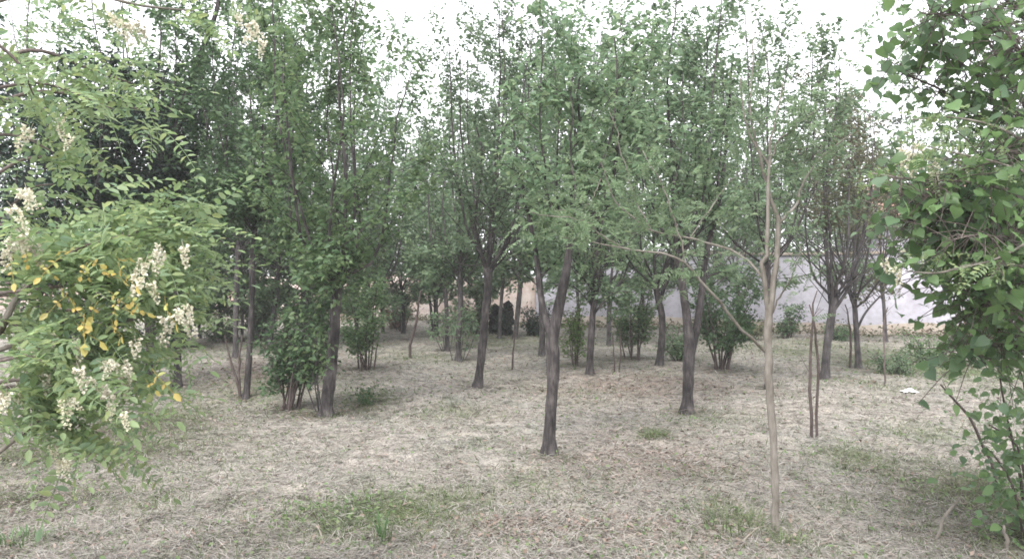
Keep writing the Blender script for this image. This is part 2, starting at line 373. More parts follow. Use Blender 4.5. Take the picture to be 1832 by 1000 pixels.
def limb_tree(mb, path, rad, rng, leafy, n_side, side_len, twig_len, t0=.25, up=.5, lw=1., n_twig=4, sides=5, bare=0.):
    """one limb tube with side branches and twigs into mb; leafy segments are appended"""
    n = len(path); tube(mb, path, rad, sides)
    tan = unit(np.gradient(path, axis=0))
    for k in range(n_side):
        tt = t0 + (1 - t0) * ((k + rng.random()) / n_side) ** .9; i = min(n - 2, int(tt * (n - 1)))
        p = path[i] + (path[i + 1] - path[i]) * (tt * (n - 1) - i)
        d = unit(tan[i] * .55 + unit(rng.normal(size=3) * V(1, 1, .35)) + V(0, 0, up * (.4 + rng.random())))
        L = side_len * (1.15 - .65 * tt) * (.6 + .8 * rng.random())
        q = np.array([p, p + d * L * .5 + rng.normal(size=3) * .03 * L, p + d * L + V(0, 0, .12 * L) + rng.normal(size=3) * .07 * L])
        q = smooth_path(q, 4); r0 = max(.004, np.interp(tt, np.linspace(0, 1, n), rad) * .5)
        tube(mb, q, np.linspace(r0, .003, 4), 3, cap=False)
        if tt > bare:
            for a in range(1, 3): leafy.append((q[a], q[a + 1], lw * L))
        for j in range(n_twig):
            s = .3 + .7 * rng.random(); o = q[0] + (q[-1] - q[0]) * s
            e = o + unit(d * .5 + rng.normal(size=3) * .8 + V(0, 0, up * .4)) * twig_len * (.5 + rng.random())
            tube(mb, [o, e], [.003, .0015], 3, cap=False)
            if tt > bare: leafy.append((o, e, lw * twig_len))

def make_tree(label, path, top, spread, seed, n_limb=6, n_leaf=7000, leaf=.055, mat=None, bark=None, low=0., extra=(), group='young trees planted across the mown clearing',
              name='tree', n_side=8, bare=.15, ctr=0., limb_dens=1., sig=.07, sucker=0, dd=0., cat='tree', leafw=.55, skirt=None):
    """path: rows (px, py, width in px) from the base up to the fork; top: crown top in px; spread: crown half-width in px"""
    rng = np.random.default_rng(seed)
    base = at_ground(*path[0][:2]); d = base[1]
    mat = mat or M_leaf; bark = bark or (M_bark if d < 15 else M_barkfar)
    t = thing(name, label, cat, base, group)
    c = np.array([[*P(px, py, d + dd * k / len(path)), w / 2 / F * d] for k, (px, py, w) in enumerate(path)])
    c[:, 3] *= .88; c[0, 2] = base[2] - .06
    n = max(6, int((c[-1, 2] - c[0, 2]) / (.07 if d < 13 else .14)))
    s = smooth_path(c, n)
    s[:, :2] += np.cumsum(rng.normal(size=(n, 2)) * .0022, 0)
    rad = s[:, 3].copy(); h = s[:, 2] - base[2]
    FEET.append((base[0], base[1], .16 + 1.6 * rad[0])); rad *= 1 + .62 * np.exp(-np.maximum(h, 0) / .065) + .05 * np.sin(h * 9 + seed)
    mb = MB(); tube(mb, s[:, :3], rad, 10 if d < 13 else 7, .045, rng); mb.obj('trunk', bark, t, True)
    fork = s[-1, :3]; r_f = rad[-1]
    Lh = (CY - top) / F * d + CAMZ - fork[2]; Rr = spread * 1.2 / F * d; n_limb += 2; n_leaf = int(n_leaf * .70); leaf *= 1.42; sig *= .72; bare *= .5 if bare < .3 else .95
    leafy = []; a0 = rng.random() * 6.3
    for k in range(n_limb):
        a = a0 + 2 * np.pi * k / n_limb + rng.normal() * .25; rho = .4 + .6 * rng.random() if k else .12
        end = fork + V(Rr * rho * math.cos(a) + ctr / F * d, Rr * rho * math.sin(a), Lh * (1.0 if k == 0 else (.62 + .38 * rng.random())))
        st = s[-1 - (k % 3) if n > 8 else -1, :3]
        c1 = st + (end - st) * V(.62, .62, .22) + rng.normal(size=3) * .05 * Rr; c2 = st + (end - st) * V(.85, .85, .65) + rng.normal(size=3) * .08 * Rr
        pth = smooth_path([st, c1, c2, end], 10); pth[1:-1] += rng.normal(size=(8, 3)) * .015
        rr = np.linspace(r_f * (.58 if k == 0 else .26 + .2 * rng.random()), .006, 10)
        mb = MB(); limb_tree(mb, pth, rr, rng, leafy, int(n_side * limb_dens), Lh * .30, .32, .04, .45, bare=bare, n_twig=4 if d < 16 else 2, sides=6)
        mb.obj('branch', bark, t, True)
    for ex in extra:                                        # branches the photograph shows singly
        e = np.array([[*P(px, py, d + dz), w / 2 / F * d] for px, py, w, dz in ex]); e = smooth_path(e, 12)
        mb = MB(); limb_tree(mb, e[:, :3], e[:, 3], rng, leafy, 7, .5, .3, .35, .3, bare=.3); mb.obj('branch', bark, t, True)
    for k in range(sucker):                                 # leafy shoots on and round the foot
        a = rng.random() * 6.3; b0 = base + V(math.cos(a), math.sin(a), 0) * .12; b0[2] = base[2] - .02
        e = b0 + V(math.cos(a) * .25, math.sin(a) * .25, .5 + rng.random() * .8)
        mb = MB(); limb_tree(mb, smooth_path([b0, (b0 + e) / 2 + rng.normal(size=3) * .04, e], 6), np.linspace(.009, .003, 6), rng, leafy, 6, .3, .14, .3, .4, .5); mb.obj('sucker', bark, t, True)
    if skirt is None: skirt = 7 if (d > 13.2 and bare < .12) else 0
    for k in range(skirt):                                  # low spreading branches about the fork
        a = rng.random() * 6.3; st = s[-1 - int(rng.integers(0, min(n - 2, 5))), :3]; q = Rr * (.5 + .5 * rng.random())
        e = st + V(math.cos(a) * q, math.sin(a) * q, .1 + .5 * rng.random())
        mb = MB(); limb_tree(mb, smooth_path([st, (st + e) / 2 + V(0, 0, .18), e], 7), np.linspace(r_f * .28, .004, 7), rng, leafy, 7, .35, .3, .15, .1, 1.6, 2); mb.obj('branch', bark, t, True)
    if skirt: n_leaf = int(n_leaf * 1.2)
    pts = twig_leaf_points(leafy, n_leaf, rng, sig)
    mb = MB(); kites(mb, pts, rng, np.full(n_leaf, leaf), leafw); mb.obj('crown', mat, t)
    return t

def make_shrub(label, px, py, top, spread, seed, n_stem=7, n_leaf=2500, leaf=.05, mat=None, bark=None, lean=0., low=.25, name='shrub', group='shrubs and suckers among the trees', cat='shrub', width=7, sig=.06):
    rng = np.random.default_rng(seed); base = at_ground(px, py); d = base[1]
    t = thing(name, label, cat, base, group); leafy = []
    H = (CY - top) / F * d + CAMZ - base[2]; Rr = spread / F * d; FEET.append((base[0], base[1], .2 + .5 * Rr))
    for k in range(n_stem):
        a = 2 * np.pi * k / n_stem + rng.normal() * .4; b0 = base + V(math.cos(a), math.sin(a), 0) * min(.16, Rr * .3) * rng.random(); b0[2] = float(gz(b0[0], b0[1])) - .03
        e = base + V(Rr * math.cos(a) * (.3 + .7 * rng.random()) + lean / F * d, Rr * math.sin(a) * (.3 + .7 * rng.random()), H * (1. if k == 0 else .35 + .65 * rng.random()))
        pth = smooth_path([b0, b0 + (e - b0) * V(.3, .3, .45) + rng.normal(size=3) * .03 * min(1, H), e], 8); weed = H < .35
        mb = MB(); limb_tree(mb, pth, np.linspace(width * .28 / F * d, .003, 8), rng, leafy, 3 if weed else 8, H * .22, min(.14, H * .3), low, .35, n_twig=1 if weed else 3); mb.obj('stem', bark or (M_greenstem if weed else M_stick), t, True)
    mb = MB(); kites(mb, twig_leaf_points(leafy, n_leaf, rng, sig), rng, np.full(n_leaf, leaf), .6); mb.obj('foliage', mat or M_shrub, t)
    return t

T = make_tree
T('slender dark tree alone in the clearing, forked low with a pale pink scar', [(983, 812, 24), (984, 760, 24), (990, 680, 24), (990, 610, 27), (998, 560, 23), (1007, 520, 20), (1016, 470, 17), (1021, 400, 15)], 60, 105, 1,
  n_limb=6, n_leaf=8000, leaf=.05, ctr=20, bare=.2, extra=[[(986, 600, 15, 0), (975, 565, 14, .1), (966, 520, 12, .15), (960, 460, 10, .2), (945, 380, 8, .3), (925, 280, 5, .4), (915, 190, 3, .4)]])
T('upright dark tree with a vase of limbs standing behind the pale mound of hay', [(853, 692, 17), (860, 640, 17), (866, 570, 17), (871, 520, 17), (873, 482, 21)], 5, 85, 2, n_limb=8, n_leaf=10000, leaf=.052, bare=.28, ctr=10)
T('bent dark tree of two stems parting low, behind the pale locust sapling', [(1228, 738, 23), (1232, 680, 22), (1233, 620, 23), (1228, 560, 17), (1221, 500, 16), (1211, 455, 15)], -30, 125, 3, n_limb=7, n_leaf=11000, leaf=.055, bare=.12, ctr=10,
  extra=[[(1236, 640, 13, .02), (1246, 590, 14, .12), (1256, 520, 13, .2), (1264, 450, 11, .3), (1285, 370, 9, .4), (1300, 250, 6, .5), (1310, 110, 3, .5)]])
T('stout dark tree rising from a thick skirt of leafy suckers', [(582, 743, 25), (588, 700, 25), (596, 640, 23), (601, 570, 21), (606, 510, 20)], -40, 130, 4, n_limb=8, n_leaf=13000, leaf=.055, mat=M_leaf2, sucker=4, bare=.1, skirt=6)
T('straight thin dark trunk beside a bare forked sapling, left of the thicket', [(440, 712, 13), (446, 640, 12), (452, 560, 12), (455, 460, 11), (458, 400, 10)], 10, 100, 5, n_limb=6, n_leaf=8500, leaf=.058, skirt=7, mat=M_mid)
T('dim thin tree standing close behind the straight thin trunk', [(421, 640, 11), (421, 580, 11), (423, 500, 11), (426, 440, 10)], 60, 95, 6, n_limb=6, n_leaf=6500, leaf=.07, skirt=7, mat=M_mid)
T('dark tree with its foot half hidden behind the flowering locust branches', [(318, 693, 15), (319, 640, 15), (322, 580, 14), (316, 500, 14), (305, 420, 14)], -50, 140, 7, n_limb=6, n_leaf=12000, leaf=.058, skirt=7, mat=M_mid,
  extra=[[(306, 430, 13, 0), (300, 330, 13, -.2), (318, 220, 12, -.4), (350, 120, 10, -.5), (385, 30, 8, -.6), (400, -60, 4, -.6)], [(305, 400, 8, 0), (350, 372, 8, -.3), (430, 335, 7, -.6), (500, 300, 5, -.8), (560, 260, 3, -.9)]])
T('very thin far trunk seen between the flowering branches and the twin dark trunks', [(358, 605, 7), (357, 560, 7), (357, 500, 8)], 150, 80, 8, n_limb=5, n_leaf=5000, leaf=.09)
T('slightly leaning grey trunk in shade, left of the thicket and set well back', [(482, 617, 12), (487, 580, 12), (494, 530, 11), (498, 470, 11)], 60, 110, 9, n_limb=6, n_leaf=6500, leaf=.08)
T('faint short trunk far back between the twin dark trunks', [(433, 612, 5), (434, 570, 6), (436, 510, 7)], 190, 70, 10, n_limb=4, n_leaf=4000, leaf=.09)
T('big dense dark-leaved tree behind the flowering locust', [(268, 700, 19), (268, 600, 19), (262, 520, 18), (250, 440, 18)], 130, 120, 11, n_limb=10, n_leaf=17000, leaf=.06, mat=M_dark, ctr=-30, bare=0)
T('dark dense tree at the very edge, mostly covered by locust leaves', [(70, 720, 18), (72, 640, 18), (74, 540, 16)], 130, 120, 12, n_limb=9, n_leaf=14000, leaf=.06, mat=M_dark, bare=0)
T('tall leafy tree whose crown tops the canopy above the flowering locust', [(190, 640, 15), (192, 560, 15), (196, 470, 14)], -60, 150, 13, n_limb=7, n_leaf=10000, leaf=.07, mat=M_leaf2)
T('thin tree with shaggy leafy trunk, paired with a stouter one beside it', [(800, 627, 9), (800, 580, 9), (797, 530, 9), (796, 480, 9)], 190, 65, 14, n_limb=6, n_leaf=5000, leaf=.075, sucker=5)
T('shaggy leafy-stemmed tree beside the dark tree behind the hay mound', [(820, 645, 12), (821, 600, 11), (824, 540, 11), (822, 480, 11)], 150, 70, 15, n_limb=6, n_leaf=6000, leaf=.07, sucker=5)
T('grey straight trunk in front of the low pinkish wall', [(780, 600, 10), (780, 560, 10), (779, 505, 9)], 250, 60, 16, n_limb=5, n_leaf=4200, leaf=.09)
T('thin dark trunk against the pinkish wall, tilted to the grey straight trunk', [(775, 592, 6), (770, 540, 6), (764, 490, 6)], 270, 60, 17, n_limb=4, n_leaf=3600, leaf=.09)
T('thin trunk at the near end of the pinkish wall, rising from the bushy shrub', [(686, 596, 6), (682, 545, 6), (677, 480, 6)], 120, 95, 18, n_limb=6, n_leaf=6000, leaf=.085)
T('grey tree with vase of twiggy limbs beside the dark stump', [(921, 606, 10), (926, 560, 10), (930, 520, 10), (932, 488, 11)], 130, 75, 19, n_limb=7, n_leaf=4500, leaf=.075, bare=.35)
T('reddish dark trunk directly behind the low-forked dark tree', [(970, 637, 12), (970, 580, 12), (968, 520, 11), (964, 470, 11)], 110, 75, 20, n_limb=6, n_leaf=5500, leaf=.065)
T('dark trunk forking like a candelabrum, between the low-forked and the bent tree', [(1055, 669, 15), (1058, 610, 15), (1062, 555, 14), (1066, 512, 17)], 60, 85, 21, n_limb=7, n_leaf=7500, leaf=.06, bare=.22)
T('small vase-shaped tree behind the leafy green column', [(1090, 618, 9), (1090, 570, 9), (1091, 522, 11)], 130, 80, 22, n_limb=7, n_leaf=5500, leaf=.08, bare=.2)
T('dark curved trunk bowed against the white wall, forked low', [(1179, 653, 14), (1184, 610, 14), (1184, 565, 13), (1176, 530, 13), (1173, 505, 13)], 50, 95, 23, n_limb=6, n_leaf=7500, leaf=.065, bare=.25,
  extra=[[(1180, 545, 8, 0), (1188, 515, 8, .1), (1202, 480, 7, .2), (1206, 420, 5, .3), (1220, 340, 3, .3)]])
T('dark straight tree standing right behind the pale locust sapling', [(1374, 695, 12), (1375, 620, 12), (1376, 540, 11), (1374, 470, 11)], 40, 95, 24, n_limb=6, n_leaf=6500, leaf=.06, bare=.2)
T('grey trunk with open fan of bare limbs against the white wall', [(1475, 678, 16), (1479, 620, 16), (1486, 570, 15), (1490, 535, 19)], 165, 80, 25, n_limb=8, n_leaf=5200, leaf=.05, mat=M_olive, bare=.42, bark=M_barkfar)
T('darker trunk with narrow bare limbs, beside the grey fan-shaped tree', [(1536, 658, 12), (1533, 610, 12), (1529, 560, 11), (1527, 535, 13)], 195, 75, 26, n_limb=8, n_leaf=5000, leaf=.05, mat=M_olive, bare=.4,
  extra=[[(1533, 590, 5, 0), (1548, 560, 4, -.1), (1575, 530, 3, -.1), (1598, 515, 2, -.2)]])
T('small dark tree close to the white wall, low branched', [(1394, 588, 9), (1393, 550, 9), (1394, 510, 9)], 220, 70, 27, n_limb=6, n_leaf=5200, leaf=.08, bare=.1)
T('tall sparse tree whose wispy crown stands against the white sky', [(1585, 612, 9), (1582, 560, 8), (1575, 500, 8)], 20, 165, 28, n_limb=10, n_leaf=6800, leaf=.085, bare=.1, ctr=-70, n_side=6)
T('thin leafy tree deep among the trunks behind the bent tree', [(1268, 612, 8), (1270, 560, 8), (1274, 500, 9)], 40, 120, 29, n_limb=7, n_leaf=6500, leaf=.085)
T('thin tree at the far end of the row before the white wall', [(1325, 604, 8), (1322, 550, 8), (1318, 500, 8)], 130, 90, 30, n_limb=6, n_leaf=5000, leaf=.085)
T('tall narrow tree in shade behind the stout tree with suckers', [(545, 612, 9), (547, 560, 9), (548, 500, 9)], -20, 110, 31, n_limb=7, n_leaf=8000, leaf=.09)
T('small leaning tree in shade behind the leafy thicket', [(640, 606, 8), (636, 560, 8), (630, 500, 8)], 30, 100, 32, n_limb=6, n_leaf=6500, leaf=.09)
T('tall thin tree between the dark vase tree and the stump', [(893, 604, 7), (896, 550, 7), (902, 480, 7)], 20, 90, 33, n_limb=6, n_leaf=5500, leaf=.09)
T('tall thin tree far behind the candelabrum-shaped tree', [(1036, 606, 7), (1034, 550, 7), (1030, 480, 7)], -10, 110, 34, n_limb=6, n_leaf=6500, leaf=.09)
T('low-crowned leafy tree closing the gap in front of the pinkish wall', [(722, 597, 8), (722, 560, 8), (718, 525, 8)], 190, 80, 36, n_limb=8, n_leaf=6500, leaf=.085, bare=0)
T('bushy-crowned tree in the shade between thicket and grey straight trunk', [(658, 612, 8), (660, 570, 8), (664, 530, 8)], 150, 85, 37, n_limb=8, n_leaf=7000, leaf=.085, bare=0)
T('low-crowned tree in front of the wall end beside the black stump', [(858, 597, 8), (856, 560, 8), (852, 520, 8)], 230, 70, 38, n_limb=7, n_leaf=5000, leaf=.085, bare=0)
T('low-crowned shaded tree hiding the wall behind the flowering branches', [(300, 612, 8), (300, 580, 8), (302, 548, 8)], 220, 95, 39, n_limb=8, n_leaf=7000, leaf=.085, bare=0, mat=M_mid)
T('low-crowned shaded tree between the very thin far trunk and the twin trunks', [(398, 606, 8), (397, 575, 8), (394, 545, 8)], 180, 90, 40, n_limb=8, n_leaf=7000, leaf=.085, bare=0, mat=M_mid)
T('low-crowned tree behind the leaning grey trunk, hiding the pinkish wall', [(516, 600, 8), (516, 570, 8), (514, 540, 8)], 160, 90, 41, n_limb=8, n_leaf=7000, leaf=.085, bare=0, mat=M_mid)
T('tall thin tree far behind the dark curved trunk', [(1150, 606, 8), (1150, 550, 8), (1146, 480, 8)], -20, 120, 35, n_limb=7, n_leaf=7000, leaf=.09)

S = make_shrub
S('broad-leaved thicket with dark crooked stems at the foot of the stout tree', 513, 733, 490, 85, 50, 10, 3600, .062, M_shrub, lean=35, width=8, low=.3)
S('dense bushy shrub beside the stout tree, bare thin stems below', 655, 660, 500, 48, 51, 8, 2800, .065, M_leaf2, low=.35, width=6)
S('leafy many-stemmed shrub under the long bare locust branch', 1290, 660, 490, 85, 52, 10, 3200, .07, M_shrub, width=8, low=.3)
S('bushy green column of shoots between the small vase tree and the curved trunk', 1131, 641, 470, 50, 53, 8, 2200, .065, M_leaf2, low=.28, width=6)
S('narrow green shoot clump behind the low-forked tree', 1030, 655, 520, 28, 54, 7, 900, .06, M_fresh, low=.2, width=4)
S('low grey-green shrub at the foot of the dark curved trunk', 1218, 645, 590, 45, 55, 8, 1400, .06, M_leaf, low=.1, width=5)
S('dark low weeds growing over the foot of the black stump', 900, 600, 548, 24, 82, 8, 700, .07, M_dark, low=.05, width=4)
S('dark low bush beside the black stump', 958, 600, 545, 40, 56, 9, 1100, .08, M_dark, low=.1, width=6)
S('low green bush at the foot of the white wall near the sapling', 1410, 605, 545, 30, 57, 7, 800, .08, M_shrub, low=.1, width=5)
S('small pale-leaved bush before the pinkish wall', 718, 590, 510, 28, 59, 6, 900, .08, M_leaf, low=.2, width=4)
S('rusty brown dry bush at the foot of the pinkish wall', 710, 585, 540, 50, 60, 9, 1800, .08, M_brownweed, low=.05, width=4)
S('brown dry bush caught in the broad-leaved bush by the wall end', 1755, 652, 545, 48, 61, 9, 1700, .055, M_brownweed, low=.1, width=5)
S('low bushy green weeds below the end of the white wall', 1660, 650, 600, 70, 62, 10, 1900, .05, M_leaf2, low=.05, width=4)
S('flat patch of grey-green weeds beside the thin bare stem', 1600, 668, 632, 55, 63, 9, 1200, .045, M_leaf, low=.05, width=3)
S('low weed clump beside the darker narrow-limbed tree', 1500, 610, 580, 45, 64, 9, 900, .06, M_shrub, low=.05, width=4)
S('low weeds along the wall foot behind the dark straight tree', 1340, 608, 572, 45, 65, 9, 1000, .07, M_olive, low=.05, width=4)
S('low leafy weed beside the stout tree with suckers', 655, 722, 690, 24, 67, 7, 240, .045, M_shrub, low=.05, width=3)
S('small low grey bush far back in the shade of the twin dark trunks', 395, 612, 560, 45, 68, 8, 1100, .075, M_leaf2, low=.1, width=5)
S('leafy undergrowth clump in deep shade behind the flowering locust', 190, 660, 520, 80, 69, 10, 3200, .07, M_dark, low=.05, width=6)
def make_tuft(label, px, py, H, spread, n, seed, mat, wid=.006, rad=.05):
    rng = np.random.default_rng(seed); b0 = at_ground(px, py)
    az = rng.random(n) * 6.283; r0 = rad * np.sqrt(rng.random(n)); ph = az + rng.normal(size=n) * .7
    o = np.stack([b0[0] + r0 * np.cos(az), b0[1] + r0 * np.sin(az), np.zeros(n)], -1); o[:, 2] = gz(o[:, 0], o[:, 1]) - .01
    l = (H * (.45 + .6 * rng.random(n)))[:, None]; out = np.stack([np.cos(ph), np.sin(ph), np.zeros(n)], -1) * (spread * (.3 + rng.random(n)))[:, None]
    sd = np.stack([-np.sin(ph), np.cos(ph), np.zeros(n)], -1) * (wid * (.6 + .7 * rng.random(n)))[:, None]; zz = V(0, 0, 1)
    m1 = o + out * .25 + zz * l * .5; m2 = o + out * .65 + zz * l * .85; tip = o + out * 1.15 + zz * l * .92
    v = np.stack([o - sd * .4, o + sd * .4, m1 + sd * .5, m1 - sd * .5, m2 + sd * .4, m2 - sd * .4, tip], 1).reshape(-1, 3); i = np.arange(n)[:, None] * 7
    mb = MB(); mb.add(v, np.concatenate([i + [[0, 1, 2, 3]], i + [[3, 2, 4, 5]]]), i + [[5, 4, 6]])
    ob = mb.obj('grass_tuft', mat, None); ob['label'] = label; ob['category'] = 'weed'; ob['group'] = 'weeds at the front'
M_blade = leaf_mat('blade', [(.07, .13, .05), (.09, .16, .06), (.12, .17, .075)], .3)
make_tuft('upright bright green blades at the very front of the clearing', 684, 968, .19, .07, 22, 70, M_blade, .009, .05)
make_tuft('grassy weed at the foot of the pale locust sapling', 1402, 974, .10, .09, 40, 71, M_grass, .007, .09)
make_tuft('thin wide grass tuft between the green blades and the pale sapling', 1312, 945, .13, .16, 80, 72, M_grass, .006, .22)
make_tuft('small soft grass tuft alone in the hay before the bent tree', 1170, 782, .10, .12, 80, 66, M_grass, .008, .12)
make_tuft('yellowish grass tuft in the hay beyond the twin dead stems', 1545, 835, .08, .14, 80, 79, M_grass, .006, .24)
make_tuft('low green blades at the corner beneath the flowering locust', 40, 968, .09, .10, 40, 80, M_blade, .009, .12)

S('dark undergrowth bush between the flowering locust and the thin far trunk', 320, 622, 490, 70, 73, 9, 3000, .085, M_dark, low=.05, width=5)
S('shaded bush filling the gap between the twin dark trunks and the wall', 455, 606, 470, 75, 74, 9, 3200, .085, M_shrub, low=.05, width=5)
S('shaded leafy bush behind the thicket, hiding the wall', 555, 598, 460, 70, 75, 9, 3000, .09, M_shrub, low=.05, width=5)
S('dark bush low in the gap under the big dark-leaved tree', 110, 640, 480, 90, 76, 10, 3600, .085, M_dark, low=.05, width=6)
S('leafy bush veiling the join of the pinkish and white walls', 850, 598, 490, 45, 77, 8, 1600, .085, M_leaf, low=.1, width=5)

# black stump
rng = np.random.default_rng(77); b0 = at_ground(896, 597); d = b0[1]
t = thing('stump', 'black broken double stump in front of the wall between two trunks', 'stump', b0)
M_black = bark_mat('bark_black', (.008, .007, .008), (.018, .015, .016), (.04, .034, .034))
for px0, px1, top, w in ((888, 886, 552, 24), (904, 909, 545, 20), (897, 894, 566, 34)):
    c = np.array([[*P(px0, 598, d), w * .6 / F * d], [*P((px0 + px1) / 2, 565, d), w * .5 / F * d], [*P(px1, top, d), w * .42 / F * d]]); c[0, 2] = b0[2] - .05
    s = smooth_path(c, 14); mb = MB(); tube(mb, s[:, :3], s[:, 3], 9, .16, rng); mb.obj('trunk', M_black, t, True)

# bare saplings and dry stems
def stem_thing(label, rows, mat=None, name='bare_sapling', cat='sapling', group='thin bare saplings', seed=0, n_tw=3):
    """rows: list of paths (px, py, width); the first path starts at the ground"""
    rng = np.random.default_rng(seed + 300); b0 = at_ground(*rows[0][0][:2]); d = b0[1]
    t = thing(name, label, cat, b0, group)
    for k, pth in enumerate(rows):
        c = np.array([[*P(px, py, d), max(w / 2 / F * d, .002)] for px, py, w in pth])
        if k == 0 or pth[0][1] >= rows[0][0][1] - 12: c[0, 2] = float(gz(c[0, 0], c[0, 1])) - .03
        s = smooth_path(c, 9); s[1:-1, :2] += rng.normal(size=(7, 2)) * .006
        mb = MB(); tube(mb, s[:, :3], s[:, 3], 6)
        for _ in range(n_tw):
            i = rng.integers(3, 8); o = s[i, :3]; e = o + unit(V(rng.normal(), rng.normal(), 1.2)) * .16 * (.5 + rng.random())
            tube(mb, [o, e], [.004, .002], 4)
        mb.obj('stem', mat or M_stick, t, True)
    return t
stem_thing('pair of thin dark dead stems standing free in the hay', [[(1452, 782, 6), (1450, 700, 6), (1449, 640, 5), (1455, 570, 4), (1462, 520, 2)], [(1462, 780, 5), (1463, 700, 5), (1462, 640, 5), (1458, 590, 4), (1448, 545, 2)]], seed=1)
stem_thing('thin leaning bare stem in front of the pinkish wall', [[(733, 640, 5), (736, 610, 5), (745, 570, 4), (753, 520, 3)]], seed=2, n_tw=1)
stem_thing('bare forked sapling at the foot of the straight thin trunk', [[(432, 712, 6), (424, 680, 5), (412, 640, 4), (402, 600, 2)], [(430, 700, 5), (428, 650, 4), (433, 600, 3)]], seed=3)
stem_thing('crooked brown sucker stems in front of the leafy thicket', [[(518, 733, 8), (526, 690, 7), (516, 650, 6), (512, 600, 4), (505, 560, 2)], [(520, 728, 6), (530, 680, 5), (533, 630, 4)]], seed=4)
stem_thing('thin dry stem before the grey vase-shaped tree', [[(915, 662, 4), (918, 630, 3), (922, 590, 2)]], seed=5, n_tw=1)
stem_thing('pair of fine dry stems near the candelabrum-shaped tree', [[(1108, 665, 3), (1110, 630, 3), (1110, 590, 2)], [(1100, 662, 3), (1098, 630, 2), (1096, 600, 2)]], seed=6, n_tw=0)
stem_thing('slender stem close beside the darker narrow-limbed tree', [[(1521, 657, 5), (1522, 610, 4), (1519, 570, 3), (1512, 545, 2)]], seed=7)
stem_thing('thin pale upright stem near the white plastic scrap', [[(1583, 690, 4), (1583, 640, 3), (1581, 580, 3), (1588, 550, 2)]], seed=8, mat=M_twig)
stem_thing('dark woody stick leaning out of the broad-leaved bush', [[(1795, 880, 7), (1765, 805, 6), (1725, 735, 5), (1683, 688, 3)]], seed=9, n_tw=2)
stem_thing('pale dry broken stick slanting up from the grass', [[(1672, 962, 7), (1690, 925, 7), (1716, 890, 5)]], seed=10, mat=M_pale, name='dry_stick', cat='stick', group=None, n_tw=1)
stem_thing('short pale split twig standing in grass near the frame edge', [[(1802, 985, 8), (1800, 965, 8), (1796, 940, 5)]], seed=11, mat=M_pale, name='dry_stick', cat='stick', group=None, n_tw=0)
stem_thing('two thin bare stems in the weeds by the bushy shrub', [[(648, 664, 3), (645, 640, 3), (640, 620, 2)], [(668, 662, 3), (672, 640, 3), (676, 615, 2)]], seed=12, n_tw=0)

# ------------------------------------------------------------------ compound leaves, blossoms, broad leaves
def leaflet(mb, o, ax, nm, l, w, fold=.15):
    ax = unit(ax); sd = unit(np.cross(ax, nm)); nm = np.cross(sd, ax)
    v = [o, o + ax * l * .3 - sd * w * .5 + nm * w * fold, o + ax * l * .72 - sd * w * .42 + nm * w * fold, o + ax * l - nm * l * .06,
         o + ax * l * .72 + sd * w * .42 + nm * w * fold, o + ax * l * .3 + sd * w * .5 + nm * w * fold]
    mb.add(v, [[0, 3, 2, 1], [0, 5, 4, 3]])

def frond_mesh(name, rng, L, pairs, ll, lw, mat, droop=.25):
    """one pinnate leaf along +Y with its normal +Z"""
    mb = MB(); s = np.linspace(0, 1, pairs + 2)
    bend = rng.normal() * .08
    pts = np.stack([bend * s ** 2 * L, s * L, -droop * L * s ** 2], -1)
    tube(mb, pts[::2] if pairs > 6 else pts, .0012, 3, cap=False)
    for i in range(1, pairs + 1):
        sc = (1 - .45 * (i / pairs) ** 3) * (.75 + .25 * min(1, i / 2)) * (.9 + .2 * rng.random())
        for sg in (-1, 1):
            if rng.random() < .04: continue
            leaflet(mb, pts[i], V(sg, .32 + .12 * rng.normal(), -.18 + .22 * rng.normal()), V(.3 * rng.normal(), .3 * rng.normal(), 1), ll * sc, lw * sc)
    leaflet(mb, pts[-1], V(.1 * rng.normal(), 1, -.3), V(0, 0, 1), ll, lw)
    return mb, mb.mesh(name, mat)

def raceme_mesh(name, rng, L, n, mat):
    """hanging cluster of pea flowers, along -Z"""
    mb = MB(); tube(mb, [V(0, 0, 0), V(.1 * L, 0, -.5 * L), V(.05 * L, .05 * L, -L)], .0012, 3, cap=False)
    for i in range(n):
        s = .12 + .88 * (i + rng.random()) / n; a = rng.random() * 6.3
        o = V(.1 * L * s, 0, -L * s); d = V(math.cos(a), math.sin(a), -.5 + .4 * rng.normal()); r = .016 * (1.15 - .6 * s)
        c = o + unit(d) * r * .9
        for k in range(3):
            dd = unit(d + rng.normal(size=3) * .6); leaflet(mb, c, dd, unit(rng.normal(size=3)), r * (.9 + .5 * rng.random()), r * .85, .3)
    return mb.mesh(name, mat)

